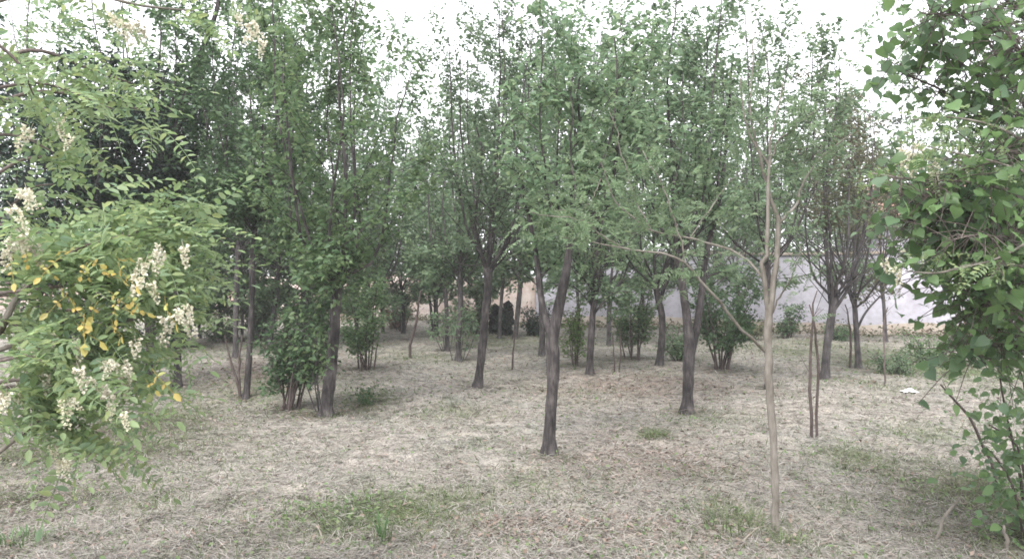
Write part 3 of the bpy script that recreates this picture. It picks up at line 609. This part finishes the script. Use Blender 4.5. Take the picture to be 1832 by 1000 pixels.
def broad_mesh(name, rng, l, mat):
    """heart-shaped leaf along +Y, folded along its midrib, with a stalk"""
    mb = MB(); w = l * (.8 + .15 * rng.random())
    prof = [(0, .0), (.03, .30), (.2, .5), (.42, .48), (.66, .33), (.86, .14)]
    cu = .02 + .34 * rng.random(); si = .12 * rng.normal(); v = [V(si * l * y * y, y * l, -cu * l * y * y) for y, _ in prof] + [V(si * l, l * (1 - .3 * cu), -1.25 * cu * l)]
    nL = len(v); f = .16 + .12 * rng.random()
    for sg in (-1, 1):
        v += [V(sg * x * w + si * l * y * y, (y - (.10 if 0 < y < .1 else 0)) * l, -cu * l * y * y + f * x * w - .5 * f * x * x * w * 2 * (rng.random() < .5) + .02 * l * rng.normal() * (x > .2)) for y, x in prof[1:]]
    q, tr = [], []
    for s_, off in ((0, nL), (1, nL + 5)):
        tri = [[0, 1, off]]; qs = [[k, k + 1, off + k, off + k - 1] for k in range(1, 5)]; tri2 = [[5, 6, off + 4]]
        if s_ == 0: qs = [x[::-1] for x in qs]; tri = [x[::-1] for x in tri]; tri2 = [x[::-1] for x in tri2]
        q += qs; tr += tri + tri2
    mb.add(v, q, tr); tube(mb, [V(0, 0, 0), V(0, -.2 * l, .02 * l), V(0, -.42 * l, .08 * l)], .0016, 3, cap=False)
    return mb, mb.mesh(name, mat, smooth=True)

from mathutils import Matrix
def mat4(o, ax, nm, s):
    ax = unit(ax); sd = unit(np.cross(ax, nm)); nm = np.cross(sd, ax)
    return np.block([[np.stack([sd * s, ax * s, nm * s], 1), np.asarray(o, float)[:, None]], [np.zeros((1, 3)), np.ones((1, 1))]])

def place_leaves(t, kinds, mats, name, limit, stuff_name, stuff_mat):
    """first LIMIT placements become objects sharing mesh data, the rest one joined part"""
    org = np.array(t['_org'])
    for k, (ki, m) in enumerate(mats[:limit]):
        o = link(name, kinds[ki][1], t); m = m.copy(); m[:3, 3] -= org; o.matrix_local = Matrix(m.tolist())
    if len(mats) > limit:
        mb = MB()
        for ki, m in mats[limit:]:
            src = kinds[ki][0]; off = 0
            for v in src.v: pass
            v = np.concatenate(src.v) @ m[:3, :3].T + m[:3, 3]
            mb.add(v, np.concatenate(src.q) if src.q else None, np.concatenate(src.t) if src.t else None)
        o = mb.obj(stuff_name, stuff_mat, t); o['kind'] = 'stuff'

rng = np.random.default_rng(99)
FR = [frond_mesh('leaf', rng, 1.05 * L, p + 1, .037, .0165, M_locust, dr) for L, p, dr in ((.20, 7, .2), (.23, 8, .3), (.17, 6, .15), (.25, 9, .35), (.21, 8, .1))]
FT = [frond_mesh('leaf', rng, L, p, .026, .0105, M_feather, dr) for L, p, dr in ((.17, 10, .25), (.20, 12, .35), (.15, 9, .2), (.22, 13, .3))]
FY = [frond_mesh('leaf', rng, .09, 2, .034, .019, M_yellow, .5), frond_mesh('leaf', rng, .07, 1, .04, .022, M_yellow, .8)]
RC = [raceme_mesh('blossom', rng, L, k, M_petal) for L, k in ((.12, 24), (.15, 32), (.10, 20))]
BR = [broad_mesh('leaf', rng, .060 * s, M_broad) for s in (.75, 1., 1.25, .6, 1.05, .9, 1.1, .8, 1.3)]

def frond_run(branch, n, rng, kinds, t0=.2, out=.9, flat=.5, sub=.0, size=(.8, 1.2), droop=-.1, fwd=.55):
    """placements of fronds along a branch, alternating sides; sub > 0 puts them on short imaginary side shoots"""
    res = []; m = len(branch); tan = unit(np.gradient(branch, axis=0))
    for k in range(n):
        s = t0 + (1 - t0) * (k + rng.random()) / n; i = min(m - 2, int(s * (m - 1))); p = branch[i] + (branch[i + 1] - branch[i]) * (s * (m - 1) - i)
        sd = unit(np.cross(tan[i], V(0, 0, 1))); sg = 1 if k % 2 else -1
        d = unit(tan[i] * fwd + sd * sg * out + V(0, 0, droop) + rng.normal(size=3) * .35)
        if sub: p = p + rng.normal(size=3) * sub
        nm = unit(V(0, 0, 1) + rng.normal(size=3) * flat)
        res.append((int(rng.integers(len(kinds))), mat4(p, d, nm, size[0] + (size[1] - size[0]) * rng.random())))
    return res

def px_path(rows, n=14):
    """rows of (px, py, depth, width)"""
    c = np.array([[*P(a, b_, d), w / 2 / F * d] for a, b_, d, w in rows]); s = smooth_path(c, n); return s[:, :3], s[:, 3]

# flowering locust reaching in from beyond the frame
rng = np.random.default_rng(201)
tb = V(-2.75, 3.1, float(gz(-2.75, 3.1)))
t = thing('locust_tree', 'flowering locust branches with cream blossom clusters and yellowing leaves', 'tree', tb)
c = smooth_path([[*(tb - V(0, 0, .06)), .11], [-2.72, 3.1, .8, .085], [-2.8, 3.15, 1.7, .075], [-2.75, 3.2, 2.6, .06], [-2.6, 3.2, 3.4, .04]], 26)
mb = MB(); tube(mb, c[:, :3], c[:, 3], 10, .04, rng); mb.obj('trunk', M_bark, t, True)
def on_trunk(z): i = int(np.argmin(abs(c[:, 2] - z))); return c[i, :3]
LB = [  # rows, number of fronds, number of blossoms-free flag
    ([(0, 592, 2.5, 15), (45, 510, 2.5, 11), (110, 470, 2.6, 8), (210, 430, 2.7, 5), (292, 395, 2.8, 3)], 46),
    ([(35, 525, 2.5, 8), (90, 514, 2.5, 7), (150, 510, 2.55, 5), (230, 503, 2.6, 3), (292, 500, 2.7, 2)], 20),
    ([(-10, 815, 2.4, 9), (40, 775, 2.4, 8), (85, 738, 2.45, 7), (160, 690, 2.55, 5), (242.4, 690, 2.7, 3)], 26),
    ([(-40, 640, 2.7, 9), (80, 600, 2.7, 8), (220, 575, 2.75, 6), (292, 555, 2.8, 4), (341.6, 545, 2.9, 2)], 44),
    ([(-40, 200, 3.0, 8), (60, 165, 3.0, 7), (160, 175, 3.0, 5), (264.1, 200, 3.1, 3)], 34),
    ([(-40, 120, 2.8, 8), (60, 90, 2.8, 7), (150, 120, 2.9, 5), (236.2, 150, 3.0, 3)], 34),
    ([(-30, 420, 2.6, 7), (30, 360, 2.6, 6), (60, 335, 2.65, 4), (95, 330, 2.7, 3)], 14),
    ([(-30, 690, 2.4, 7), (50, 680, 2.4, 6), (110, 720, 2.45, 4), (125, 800, 2.5, 2)], 26),
    ([(-30, 600, 2.9, 8), (60, 560, 2.9, 7), (180, 560, 2.95, 5), (254.8, 600, 3.0, 3), (273.4, 670, 3.0, 2)], 30),
    ([(-60, 20, 2.9, 9), (100, -20, 2.9, 7), (248.6, 10, 3.0, 5), (347.8, 20, 3.1, 3)], 34),
    ([(-40, 480, 2.9, 7), (60, 440, 2.9, 6), (180, 420, 3., 4), (267.2, 430, 3.05, 2)], 30),
    ([(-40, 700, 2.9, 7), (60, 690, 2.9, 6), (170, 720, 2.95, 4), (230, 735, 3., 2)], 16),
    ([(-30, 330, 3.1, 7), (30, 290, 3.1, 6), (80, 280, 3.15, 4)], 10),
    ([(-30, 60, 2.5, 7), (30, 110, 2.5, 5), (60, 170, 2.55, 3)], 14),
    ([(60, 500, 2.6, 6), (150, 440, 2.6, 5), (248.6, 410, 2.7, 4), (329.2, 405, 2.8, 2)], 40),
    ([(60, 510, 2.7, 6), (180, 470, 2.75, 5), (267.2, 460, 2.8, 4), (332.3, 470, 2.9, 2)], 40),
    ([(40, 520, 2.4, 6), (130, 450, 2.4, 5), (220, 420, 2.45, 3)], 30),
    ([(60, 590, 2.6, 6), (180, 560, 2.6, 5), (273.4, 530, 2.7, 3)], 30),
    ([(-20, 720, 2.5, 6), (70, 730, 2.5, 5), (150, 780, 2.5, 3)], 26),
    ([(-20, 650, 2.3, 6), (60, 640, 2.3, 5), (140, 690, 2.35, 3)], 26),
    ([(-20, 560, 2.5, 6), (40, 590, 2.5, 5), (90, 650, 2.5, 3)], 22),
    ([(20, 640, 2.6, 6), (120, 640, 2.6, 5), (230, 650, 2.65, 3)], 26),
    ([(-20, 240, 2.8, 6), (40, 245, 2.8, 5), (90, 270, 2.8, 3)], 18),
    ([(-20, 160, 2.7, 6), (80, 150, 2.7, 5), (200, 195, 2.75, 3)], 26),
    ([(-20, 400, 2.45, 6), (50, 410, 2.45, 5), (110, 440, 2.5, 3)], 22),
]
mats = []
for rows, nf in LB:
    pth, rad = px_path(rows); st = on_trunk(max(.5, pth[0, 2] - .25)); k = smooth_path([st, (st + pth[0]) / 2 + V(0, 0, .05), pth[0]], 6)[:-1]
    mb = MB(); tube(mb, np.concatenate([k, pth]), np.concatenate([np.linspace(rad[0] * 1.3, rad[0], 5), rad]), 6); mb.obj('branch', M_pale if rows[0][3] > 8 else M_twig, t, True)
    mats += frond_run(pth, int(nf * (.72 if rows[0][1] < 430 else 1.05)), rng, FR, .08, .75, .5, .05, (.75, 1.2), -.03, .8)
order = rng.permutation(len(mats)); mats = [mats[i] for i in order]
place_leaves(t, FR, mats, 'leaf', 300, 'foliage', M_locust)
BL = [(30, 335), (12, 360), (40, 392), (55, 425), (20, 415), (265, 455), (292, 440), (325, 430), (250, 480), (100, 590), (128, 600), (42, 612), (72, 630), (25, 640), (140, 630), (172, 645), (205, 640), (182, 690), (122, 710),
      (152, 672), (202, 715), (95, 785), (118, 810), (240, 600), (318, 545), (130, 235), (108, 205), (60, 220), (228, 30), (252, 45), (205, 25), (440, 30), (458, 48), (425, 20), (15, 690), (60, 600), (300, 555), (225, 655), (88, 640)]
mats = []
for k, (px, py) in enumerate(BL + [(a + 14 - 9 * (i_ % 4), b_ + 12 * (i_ % 3) - 8) for i_, (a, b_) in enumerate(BL) if i_ % 2 == 0]):
    dpt = 2.12 + .4 * rng.random() + (.4 if py < 260 else 0)
    o = link('blossom', RC[k % 3], t); m_ = mat4(P(px, py, dpt) - tb, V(rng.normal() * .4, 1, 0), V(rng.normal() * .5, rng.normal() * .5, 1), .42 + .4 * rng.random()); o.matrix_local = Matrix(m_.tolist())
YL = [(82, 480), (112, 520), (150, 490), (152, 555), (190, 515), (212, 545), (215, 490), (140, 460), (60, 485), (170, 470), (235, 525), (128, 575), (265, 625), (245, 665), (100, 470), (205, 575), (260, 540), (178, 548), (30, 470), (225, 470)]
for k, (px, py) in enumerate(YL + [(a + 12, b_ + 9) for a, b_ in YL[:8]]):
    o = link('leaf', FY[k % 2][1], t); o['label'] = 'yellow drooping leaf'
    m_ = mat4(P(px + 14 * rng.normal(), py + 14 * rng.normal(), 2.1 + .2 * rng.random()) - tb, V(rng.normal() * .6, rng.normal() * .5, -.7), V(rng.normal(), -1, .4), .5 + .4 * rng.random()); o.matrix_local = Matrix(m_.tolist())

# pale locust sapling, the slender tree nearest the camera
rng = np.random.default_rng(202)
b0 = at_ground(1387, 950); d0 = b0[1]
t = thing('locust_sapling', 'slender pale locust sapling with long bare side branch and feathery leaves', 'tree', b0)
def sp(rows, n=16): return px_path([(a, b_, d0 + z, w * .75) for a, b_, w, z in rows], n)
pth, rad = sp([(1387, 953, 17, 0), (1387, 880, 17, 0), (1383, 780, 18, 0), (1376, 690, 19, 0), (1374, 600, 20, 0), (1377, 545, 20, 0)], 30); pth[0, 2] = b0[2] - .05
rad = rad * (1 + .06 * np.sin(np.arange(30) * 1.1) + .5 * np.exp(-np.arange(30) / 1.5)); pth[1:-1, :2] += rng.normal(size=(28, 2)) * .002; mb = MB(); tube(mb, pth, rad, 10, .03, rng); mb.obj('trunk', M_pale, t, True)
SB = [  # rows, fronds, from which t, spread
    ([(1370, 630, 8, 0), (1330, 590, 7, -.1), (1290, 545, 7, -.2), (1245, 490, 6, -.3), (1200, 457, 5, -.35), (1100, 441, 4, -.4), (1005, 425, 2, -.45)], 34, .55, .10),
    ([(1224, 470, 4, -.32), (1218, 430, 4, -.3), (1204, 385, 3, -.3), (1185, 330, 3, -.3), (1150, 270, 2, -.3)], 44, .25, .14),
    ([(1366, 500, 7, 0), (1335, 462, 6, .1), (1285, 440, 6, .15), (1235, 426, 5, .2), (1165, 412, 4, .2), (1110, 372, 4, .2), (1093, 340, 3, .2), (1075, 290, 2, .2)], 60, .35, .13),
    ([(1374, 555, 14, 0), (1366, 490, 12, -.03), (1371, 440, 11, -.03), (1375, 345, 9, 0), (1379, 280, 7, .05), (1383, 230, 5, .1), (1400, 150, 3, .2)], 22, .5, .14),
    ([(1379, 550, 15, 0), (1387, 480, 14, .03), (1392, 400, 12, .04), (1375, 345, 9, .06), (1355, 270, 7, 0), (1333, 215, 4, -.05), (1325, 140, 3, -.1)], 20, .55, .14),
    ([(1376, 300, 5, .03), (1350, 240, 5, .02), (1341, 193, 4, 0), (1345, 110, 3, 0), (1352, 20, 2, 0)], 16, .3, .10),
    ([(1394, 400, 7, .04), (1422, 369, 6, .1), (1438, 328, 5, .2), (1470, 280, 4, .3), (1525, 240, 3, .3)], 40, .35, .14),
    ([(1383, 280, 4, .05), (1395, 250, 4, .1), (1431, 220, 3, .1), (1470, 190, 2, .1)], 24, .3, .11),
    ([(1382, 560, 5, 0), (1400, 522, 4, -.05), (1418, 495, 3, -.1), (1432, 440, 2, -.1)], 20, .5, .12),
    ([(1110, 441, 3, -.4), (1070, 415, 3, -.45), (1040, 395, 2, -.5), (950, 380, 2, -.5)], 40, .3, .09),
    ([(1235, 426, 3, .2), (1265, 380, 3, .2), (1300, 330, 2, .2), (1330, 300, 2, .2)], 34, .2, .12),
    ([(1165, 412, 3, .2), (1130, 340, 3, .25), (1110, 260, 2, .3), (1090, 200, 2, .3)], 34, .25, .13),
    ([(1075, 320, 3, .2), (1050, 370, 2, .1), (990, 375, 2, 0)], 34, .3, .08),
]
mats = []
for rows, nf, t0, sub in SB:
    pth, rad = sp(rows, 18); pth[2:-1] += rng.normal(size=(15, 3)) * .006
    mb = MB(); tube(mb, pth, rad, 7, .03, rng)
    mb.obj('branch', M_pale, t, True)
    mats += frond_run(pth, int(nf * 1.2), rng, FT, t0, .9, .45, sub, (.75, 1.25), 0, .4)
mats = [mats[i] for i in rng.permutation(len(mats))]
place_leaves(t, FT, mats, 'leaf', 300, 'foliage', M_feather)

# locust branch with blossom entering beside the broad-leaved bush
rng = np.random.default_rng(203)
tb = V(3.15, 4.3, float(gz(3.15, 4.3)))
t = thing('locust_tree', 'thin locust branch with pale blossom reaching out above the broad-leaved bush', 'tree', tb)
c = smooth_path([[*(tb - V(0, 0, .06)), .05], [3.1, 4.3, .9, .04], [3.15, 4.25, 2., .032], [3.0, 4.2, 3.2, .015]], 18)
mb = MB(); tube(mb, c[:, :3], c[:, 3], 8, .04, rng); mb.obj('trunk', M_pale, t, True)
RBs = [([(1860, 385, 4.1, 9), (1810, 345, 4.1, 7), (1740, 326, 4.1, 5), (1640, 322, 4.15, 4), (1560, 310, 4.2, 2)], 22),
       ([(1870, 280, 4.0, 6), (1790, 230, 4.0, 5), (1700, 210, 4.05, 3), (1630, 215, 4.1, 2)], 30), ([(1870, 320, 3.9, 6), (1780, 290, 3.9, 4), (1690, 270, 3.9, 3), (1650, 260, 3.9, 2)], 26),
       ([(1860, 480, 3.9, 6), (1760, 470, 3.9, 5), (1680, 488, 3.95, 4), (1620, 485, 4, 2)], 12), ([(1860, 420, 3.8, 6), (1790, 460, 3.8, 4), (1720, 480, 3.8, 2)], 12)]
mats = []
for rows, nf in RBs:
    pth, rad = px_path(rows); st = on_trunk(pth[0, 2] - .15)
    k = smooth_path([st, (st + pth[0]) / 2 + V(0, 0, .03), pth[0]], 5)[:-1]
    mb = MB(); tube(mb, np.concatenate([k, pth]), np.concatenate([np.full(4, rad[0] * 1.1), rad]), 6); mb.obj('branch', M_pale, t, True)
    mats += frond_run(pth, nf, rng, FR, .1, .9, .5, .05, (.55, .85), -.05, .5)
place_leaves(t, FR, mats, 'leaf', 300, 'foliage', M_locust)
for k, (px, py) in enumerate([(1618, 255), (1632, 262), (1660, 285), (1668, 300), (1642, 245), (1576, 462), (1600, 470)]):
    o = link('blossom', RC[k % 3], t); m_ = mat4(P(px, py, 4.0 + .1 * rng.random()) - tb, V(rng.normal() * .4, 1, 0), V(rng.normal() * .3, rng.normal() * .3, 1), .85 + .3 * rng.random()); o.matrix_local = Matrix(m_.tolist())

# broad-leaved bush / tree
rng = np.random.default_rng(204)
tb = V(3.4, 4.6, float(gz(3.4, 4.6)))
t = thing('broadleaf_tree', 'dense broad-leaved tree with big heart-shaped leaves hanging from above', 'tree', tb)
c = smooth_path([[*(tb - V(0, 0, .06)), .10], [3.38, 4.6, .9, .08], [3.42, 4.55, 1.9, .07], [3.35, 4.5, 2.9, .05], [3.2, 4.4, 3.7, .03]], 26)
mb = MB(); tube(mb, c[:, :3], c[:, 3], 10, .04, rng); mb.obj('trunk', M_bark, t, True)
RB = [([(1860, 260, 4.5, 10), (1780, 160, 4.4, 8), (1690, 95, 4.4, 5), (1630, 50, 4.4, 3)], 60), ([(1860, 150, 4.3, 9), (1800, 70, 4.3, 6), (1720, 30, 4.2, 3), (1650, 25, 4.2, 2)], 55),
      ([(1860, 350, 4.6, 9), (1790, 240, 4.6, 7), (1700, 170, 4.6, 5), (1600, 125, 4.6, 2)], 60), ([(1860, 430, 4.2, 9), (1790, 410, 4.2, 7), (1700, 385, 4.2, 4), (1610, 345, 4.2, 2)], 80),
      ([(1860, 520, 4.4, 9), (1770, 490, 4.4, 6), (1690, 440, 4.4, 4), (1620, 390, 4.4, 2)], 85), ([(1860, 590, 4.2, 8), (1790, 550, 4.2, 6), (1760, 540, 4.2, 4), (1730, 520, 4.2, 2)], 60),
      ([(1860, 640, 4.4, 8), (1800, 615, 4.4, 6), (1760, 620, 4.4, 4), (1725, 640, 4.5, 2)], 45), ([(1860, 300, 4.1, 8), (1800, 270, 4., 6), (1730, 300, 4., 4), (1650, 360, 4., 2)], 45),
      ([(1860, 60, 4.6, 8), (1800, 0, 4.6, 6), (1740, -40, 4.6, 3)], 40), ([(1850, 220, 4.9, 7), (1800, 130, 4.9, 6), (1760, 60, 4.9, 4)], 45),
      ([(1860, 400, 4.9, 8), (1790, 330, 4.9, 6), (1720, 290, 4.9, 3)], 50), ([(1860, 470, 3.9, 7), (1820, 440, 3.9, 5), (1760, 420, 3.9, 3), (1700, 430, 3.9, 2)], 45),
      ([(1860, 560, 4.8, 8), (1780, 470, 4.8, 6), (1710, 420, 4.8, 4), (1660, 425, 4.8, 2)], 65), ([(1870, 180, 4., 7), (1840, 110, 4., 5), (1800, 60, 4., 3)], 35), ([(1860, 620, 4.8, 8), (1800, 590, 4.8, 6), (1730, 590, 4.8, 4)], 50),
      ([(1860, 480, 4.6, 8), (1780, 430, 4.6, 6), (1740, 470, 4.6, 4), (1700, 480, 4.6, 2)], 50), ([(1860, 380, 4.4, 8), (1770, 370, 4.4, 6), (1680, 350, 4.4, 4), (1600, 380, 4.4, 2)], 55)]
mats = []
for rows, nf in RB:
    pth, rad = px_path(rows); st = on_trunk(pth[0, 2] - .2)
    k = smooth_path([st, (st + pth[0]) / 2 + V(0, 0, .04), pth[0]], 5)[:-1]
    mb = MB(); tube(mb, np.concatenate([k, pth]), np.concatenate([np.full(4, rad[0] * 1.1), rad]), 6)
    m_ = len(pth)
    for j in range(int(nf * 3.8)):
        s = .05 + .95 * rng.random(); i = min(m_ - 2, int(s * (m_ - 1))); p = pth[i] + (pth[i + 1] - pth[i]) * rng.random()
        e = p + rng.normal(size=3) * V(.14, .14, .13)
        if j % 2 == 0: tube(mb, [p, (p + e) / 2 + V(0, 0, .02), e], [.003, .0025, .002], 3, cap=False)
        az = rng.random() * 6.3
        mats.append((int(rng.integers(9)), mat4(e, V(math.cos(az), math.sin(az), -.55 + .35 * rng.normal()), V(.55 * rng.normal(), .55 * rng.normal() - .25, 1), .75 + .5 * rng.random())))
    mb.obj('branch', M_twig, t, True)
mats.sort(key=lambda a: a[1][1, 3] + 1e-3 * rng.random()); mats = mats[::1]
place_leaves(t, BR, mats, 'leaf', 300, 'foliage', M_broad)

# leafy shoot below it
rng = np.random.default_rng(205)
tb = at_ground(1835, 962); t = thing('shrub', 'leafy young shoots with dark broad leaves low at the edge of the clearing', 'shrub', tb, 'shrubs and suckers among the trees')
mats = []
for rows, nf in (([(1838, 960, 7), (1825, 850, 6), (1800, 740, 4), (1785, 650, 3)], 170), ([(1850, 960, 7), (1835, 860, 6), (1815, 790, 4), (1770, 760, 3)], 170), ([(1832, 960, 6), (1815, 880, 5), (1790, 830, 4), (1765, 800, 2)], 150), ([(1845, 960, 6), (1840, 780, 5), (1832, 690, 3), (1812, 620, 2)], 170)):
    pth, rad = px_path([(a, b_, tb[1] + .1 * rng.normal(), w) for a, b_, w in rows]); pth[0, 2] = float(gz(pth[0, 0], pth[0, 1])) - .04
    mb = MB(); tube(mb, pth, rad, 6); mb.obj('stem', M_stick, t, True)
    for j in range(nf):
        s = .1 + .9 * rng.random(); i = min(12, int(s * 13)); e = pth[i] + rng.normal(size=3) * V(.13, .15, .10); e[2] = max(e[2], float(gz(e[0], e[1])) + .05); az = rng.random() * 6.3
        mats.append((int(rng.integers(9)), mat4(e, V(math.cos(az), math.sin(az), -.4 + .3 * rng.normal()), V(.5 * rng.normal(), .5 * rng.normal() - .3, 1), .6 + .4 * rng.random())))
place_leaves(t, BR, mats, 'leaf', 300, 'foliage', M_broad)

# ------------------------------------------------------------------ woods far beyond the wall
rng = np.random.default_rng(400); mb = MB(); pts = []
M_far = leaf_mat('leaf_far', [(.06, .09, .055), (.08, .11, .07), (.10, .125, .08)], .3)
for k in range(60):
    px = -300 + k * 42 + rng.normal() * 25; d = 32.5 + 9 * rng.random() - (px - 900) * .007
    top = 290 + 45 * rng.normal() if not 640 < px < 900 else 330 + 25 * rng.normal()
    if px > 1380: top = 215 + 35 * rng.normal()
    x = (px - CX) / F * d; h = (CY - top) / F * d + CAMZ; g0 = float(gz(x, d))
    tube(mb, [V(x, d, g0 - .1), V(x + .2 * rng.normal(), d, h * .55), V(x + .3 * rng.normal(), d, h * .9)], [.13, .08, .02], 6, cap=False)
    n = 1150; u = unit(rng.normal(size=(n, 3))) * (rng.random(n) ** .4)[:, None]
    cl = V(x, d, g0 + h * .54) + u * V(1.7, 1.7, h * .47); cl += .3 * np.sin(cl * 3.1 + k); cl[:, 2] = np.maximum(cl[:, 2], g0 + .2)
    pts.append(cl)
kites(mb, np.concatenate(pts), rng, np.full(sum(len(p) for p in pts), .2), .6)
o = mb.obj('distant_woods', M_far); o['kind'] = 'stuff'; o['label'] = 'hazy grey-green woods beyond the walls'

# ------------------------------------------------------------------ hay, grass and litter
for nm, fn in (('green', lambda x, y: .95 * green(x, y)), ('litter', lambda x, y: .7 * litter(x, y)), ('shade_soil', lambda x, y: .95 * shade_and_soil(x, y))):
    at = ground.data.attributes.new(nm, 'FLOAT', 'POINT'); at.data.foreach_set('value', fn(X, Y).astype(np.float32).ravel())
rng = np.random.default_rng(500)
def screen_spots(n, lo=545, hi=1090, x0=-260, x1=2090):
    """spots on the ground, thinner with distance"""
    py = lo + (hi - lo) * rng.random(n); px = x0 + (x1 - x0) * rng.random(n)
    d = F * CAMZ / (py - CY); x = (px - CX) / F * d
    ok = d < wall_y(x) - .25
    return x[ok], d[ok]
def straws(name, n, L, W, mat, upr, keep, lift=.012, bend=.15):
    x, y = screen_spots(n); k = rng.random(len(x)) < keep(x, y); x, y = x[k], y[k]; n = len(x); d = y
    z = gz(x, y); az = rng.random(n) * 6.283; up = np.abs(rng.normal(size=n)) * upr + .02
    ax = unit(np.stack([np.cos(az), np.sin(az), up], -1)); sd = unit(np.cross(ax, np.stack([.4 * rng.normal(size=n), .4 * rng.normal(size=n), np.ones(n)], -1)))
    l = (L * (.4 + .9 * rng.random(n)) * np.clip(.85 + d * .02, 1, 1.4))[:, None]; w = (W * (.6 + .8 * rng.random(n)) * np.clip(d / 6, 1, 3))[:, None]
    o = np.stack([x, y, z + lift * rng.random(n) - .004], -1); mid = o + ax * l * .55 + np.stack([np.zeros(n), np.zeros(n), bend * l[:, 0] * .4], -1)
    tip = o + ax * l + rng.normal(size=(n, 3)) * l * .08; tip[:, 2] = np.maximum(tip[:, 2] - bend * l[:, 0] * .3, gz(tip[:, 0], tip[:, 1]) + .003)
    mid[:, 2] = np.maximum(mid[:, 2], gz(mid[:, 0], mid[:, 1]) + .004)
    v = np.stack([o - sd * w * .5, o + sd * w * .5, mid + sd * w * .45, mid - sd * w * .45, tip], 1).reshape(-1, 3); i = np.arange(n)[:, None] * 5
    mb = MB(); mb.add(v, i + [[0, 1, 2, 3]], i + [[3, 2, 4]]); o = mb.obj(name, mat); o['kind'] = 'stuff'; return o
M_straw = island_mat('straw', [(0.272, 0.248, 0.218), (0.345, 0.314, 0.280), (0.231, 0.228, 0.197), (0.412, 0.383, 0.351), (0.148, 0.131, 0.110), (0.313, 0.292, 0.277), (0.197, 0.212, 0.159), (0.116, 0.102, 0.084)], .8, .12)
M_dead = island_mat('dead_leaves', [(0.176, 0.132, 0.104), (0.216, 0.168, 0.140), (0.120, 0.088, 0.068), (0.248, 0.208, 0.176)], .8, .1)
straws('mown_hay', 250000, .095, .0034, M_straw, .2, lambda x, y: (.30 + 1.1 * hashn(x * 2.6 + 1, y * 2.9)) * (1 - .75 * green(x, y) - .7 * shade_and_soil(x, y)))
straws('green_grass', 170000, .07, .0042, M_grass, 1.0, lambda x, y: np.clip(green(x, y) * 1.0 + .035 + .4 * shade_and_soil(x, y), 0, 1))
x, y = screen_spots(40000); k = rng.random(len(x)) < .1 + .9 * litter(x, y); x, y = x[k], y[k]
mb = MB(); kites(mb, np.stack([x, y, gz(x, y) + .008 + .012 * rng.random(len(x))], -1), rng, .035 * np.clip(y / 7, 1, 2), .6, .35, 0); o = mb.obj('dead_leaves', M_dead); o['kind'] = 'stuff'
straws('fallen_twigs', 1500, .28, .007, island_mat('dry_twig', [(.10, .08, .065), (.16, .13, .11), (.26, .23, .19)], .9), .08, lambda x, y: .6 + 0 * x, .02, .1)
x, y = screen_spots(60000); k = rng.random(len(x)) < .06 + .8 * green(x + .4, y) ** 2; x, y = x[k], y[k]
mb = MB(); kites(mb, np.stack([x, y, gz(x, y) + .01 + .035 * rng.random(len(x))], -1), rng, .03 * np.clip(y / 7, 1, 2), .7, .6, 0); o = mb.obj('clover_weeds', leaf_mat('clover', [(.07, .115, .045), (.10, .15, .06), (.14, .17, .085)], .3)); o['kind'] = 'stuff'
# weeds along the foot of the wall
x = rng.random(9000) * 44 - 24; y = wall_y(x) - .15 - np.abs(rng.normal(size=9000)) * .7; z = gz(x, y) + np.abs(rng.normal(size=9000)) * .16 * (.4 + hashn(x * 1.3, y))
mb = MB(); kites(mb, np.stack([x, y, z], -1), rng, np.full(9000, .10), .45, 1.2); o = mb.obj('wall_weeds', leaf_mat('weed_mix', [(.14, .10, .06), (.11, .12, .05), (.07, .10, .04), (.18, .13, .09)], .2)); o['kind'] = 'stuff'; o['label'] = 'dry brown and green weeds along the foot of the walls'

# plastic scraps
M_plastic = plain_mat('white_plastic', (.72, .72, .70), .45, .08)
def scrap(label, px, py, w, hgt, seed):
    rng = np.random.default_rng(seed); b0 = at_ground(px, py); s = w / F * b0[1]; n = 12
    u, v = np.meshgrid(np.linspace(-1, 1, n), np.linspace(-1, 1, n)); r = np.sqrt(u * u + v * v)
    hz = hgt / F * b0[1] * np.clip(1 - r ** 2 * .7, 0, 1) * (.6 + .4 * np.sin(4 * u + seed) * np.cos(3 * v)) + rng.normal(size=u.shape) * .006 + .012
    p = np.stack([b0[0] + u * s * .5 * (1 + .15 * np.sin(5 * v + seed)), b0[1] + v * s * .35 * (1 + .2 * np.sin(4 * u)), b0[2] + hz], -1)
    I = np.arange(n - 1)[:, None] * n + np.arange(n - 1)[None]; mb = MB(); mb.add(p, np.stack([I, I + 1, I + n + 1, I + n], -1).reshape(-1, 4))
    o = mb.obj('plastic_scrap', M_plastic, None, True); o['label'] = label; o['category'] = 'litter'
scrap('crumpled white plastic sheet lying on the grass near the green weeds', 1626, 702, 27, 7, 1)
scrap('small white scrap of plastic beside the broad-leaved shoots', 1822, 745, 16, 6, 2)
for o in bpy.data.objects:
    if '_org' in o: del o['_org']


# ------------------------------------------------------------------ the air
hb = MB(); box(hb, -156, 156, -8, 228, -1.6, 13)
M_haze = bpy.data.materials.new('haze'); M_haze.use_nodes = True
n, l = M_haze.node_tree.nodes, M_haze.node_tree.links
n.remove(n['Principled BSDF']); pv = n.new('ShaderNodeVolumePrincipled'); pv.inputs['Density'].default_value = HAZE; pv.inputs['Color'].default_value = (.92, .93, .95, 1)
l.new(pv.outputs[0], n['Material Output'].inputs['Volume'])
hz = hb.obj('haze', M_haze); hz['kind'] = 'stuff'
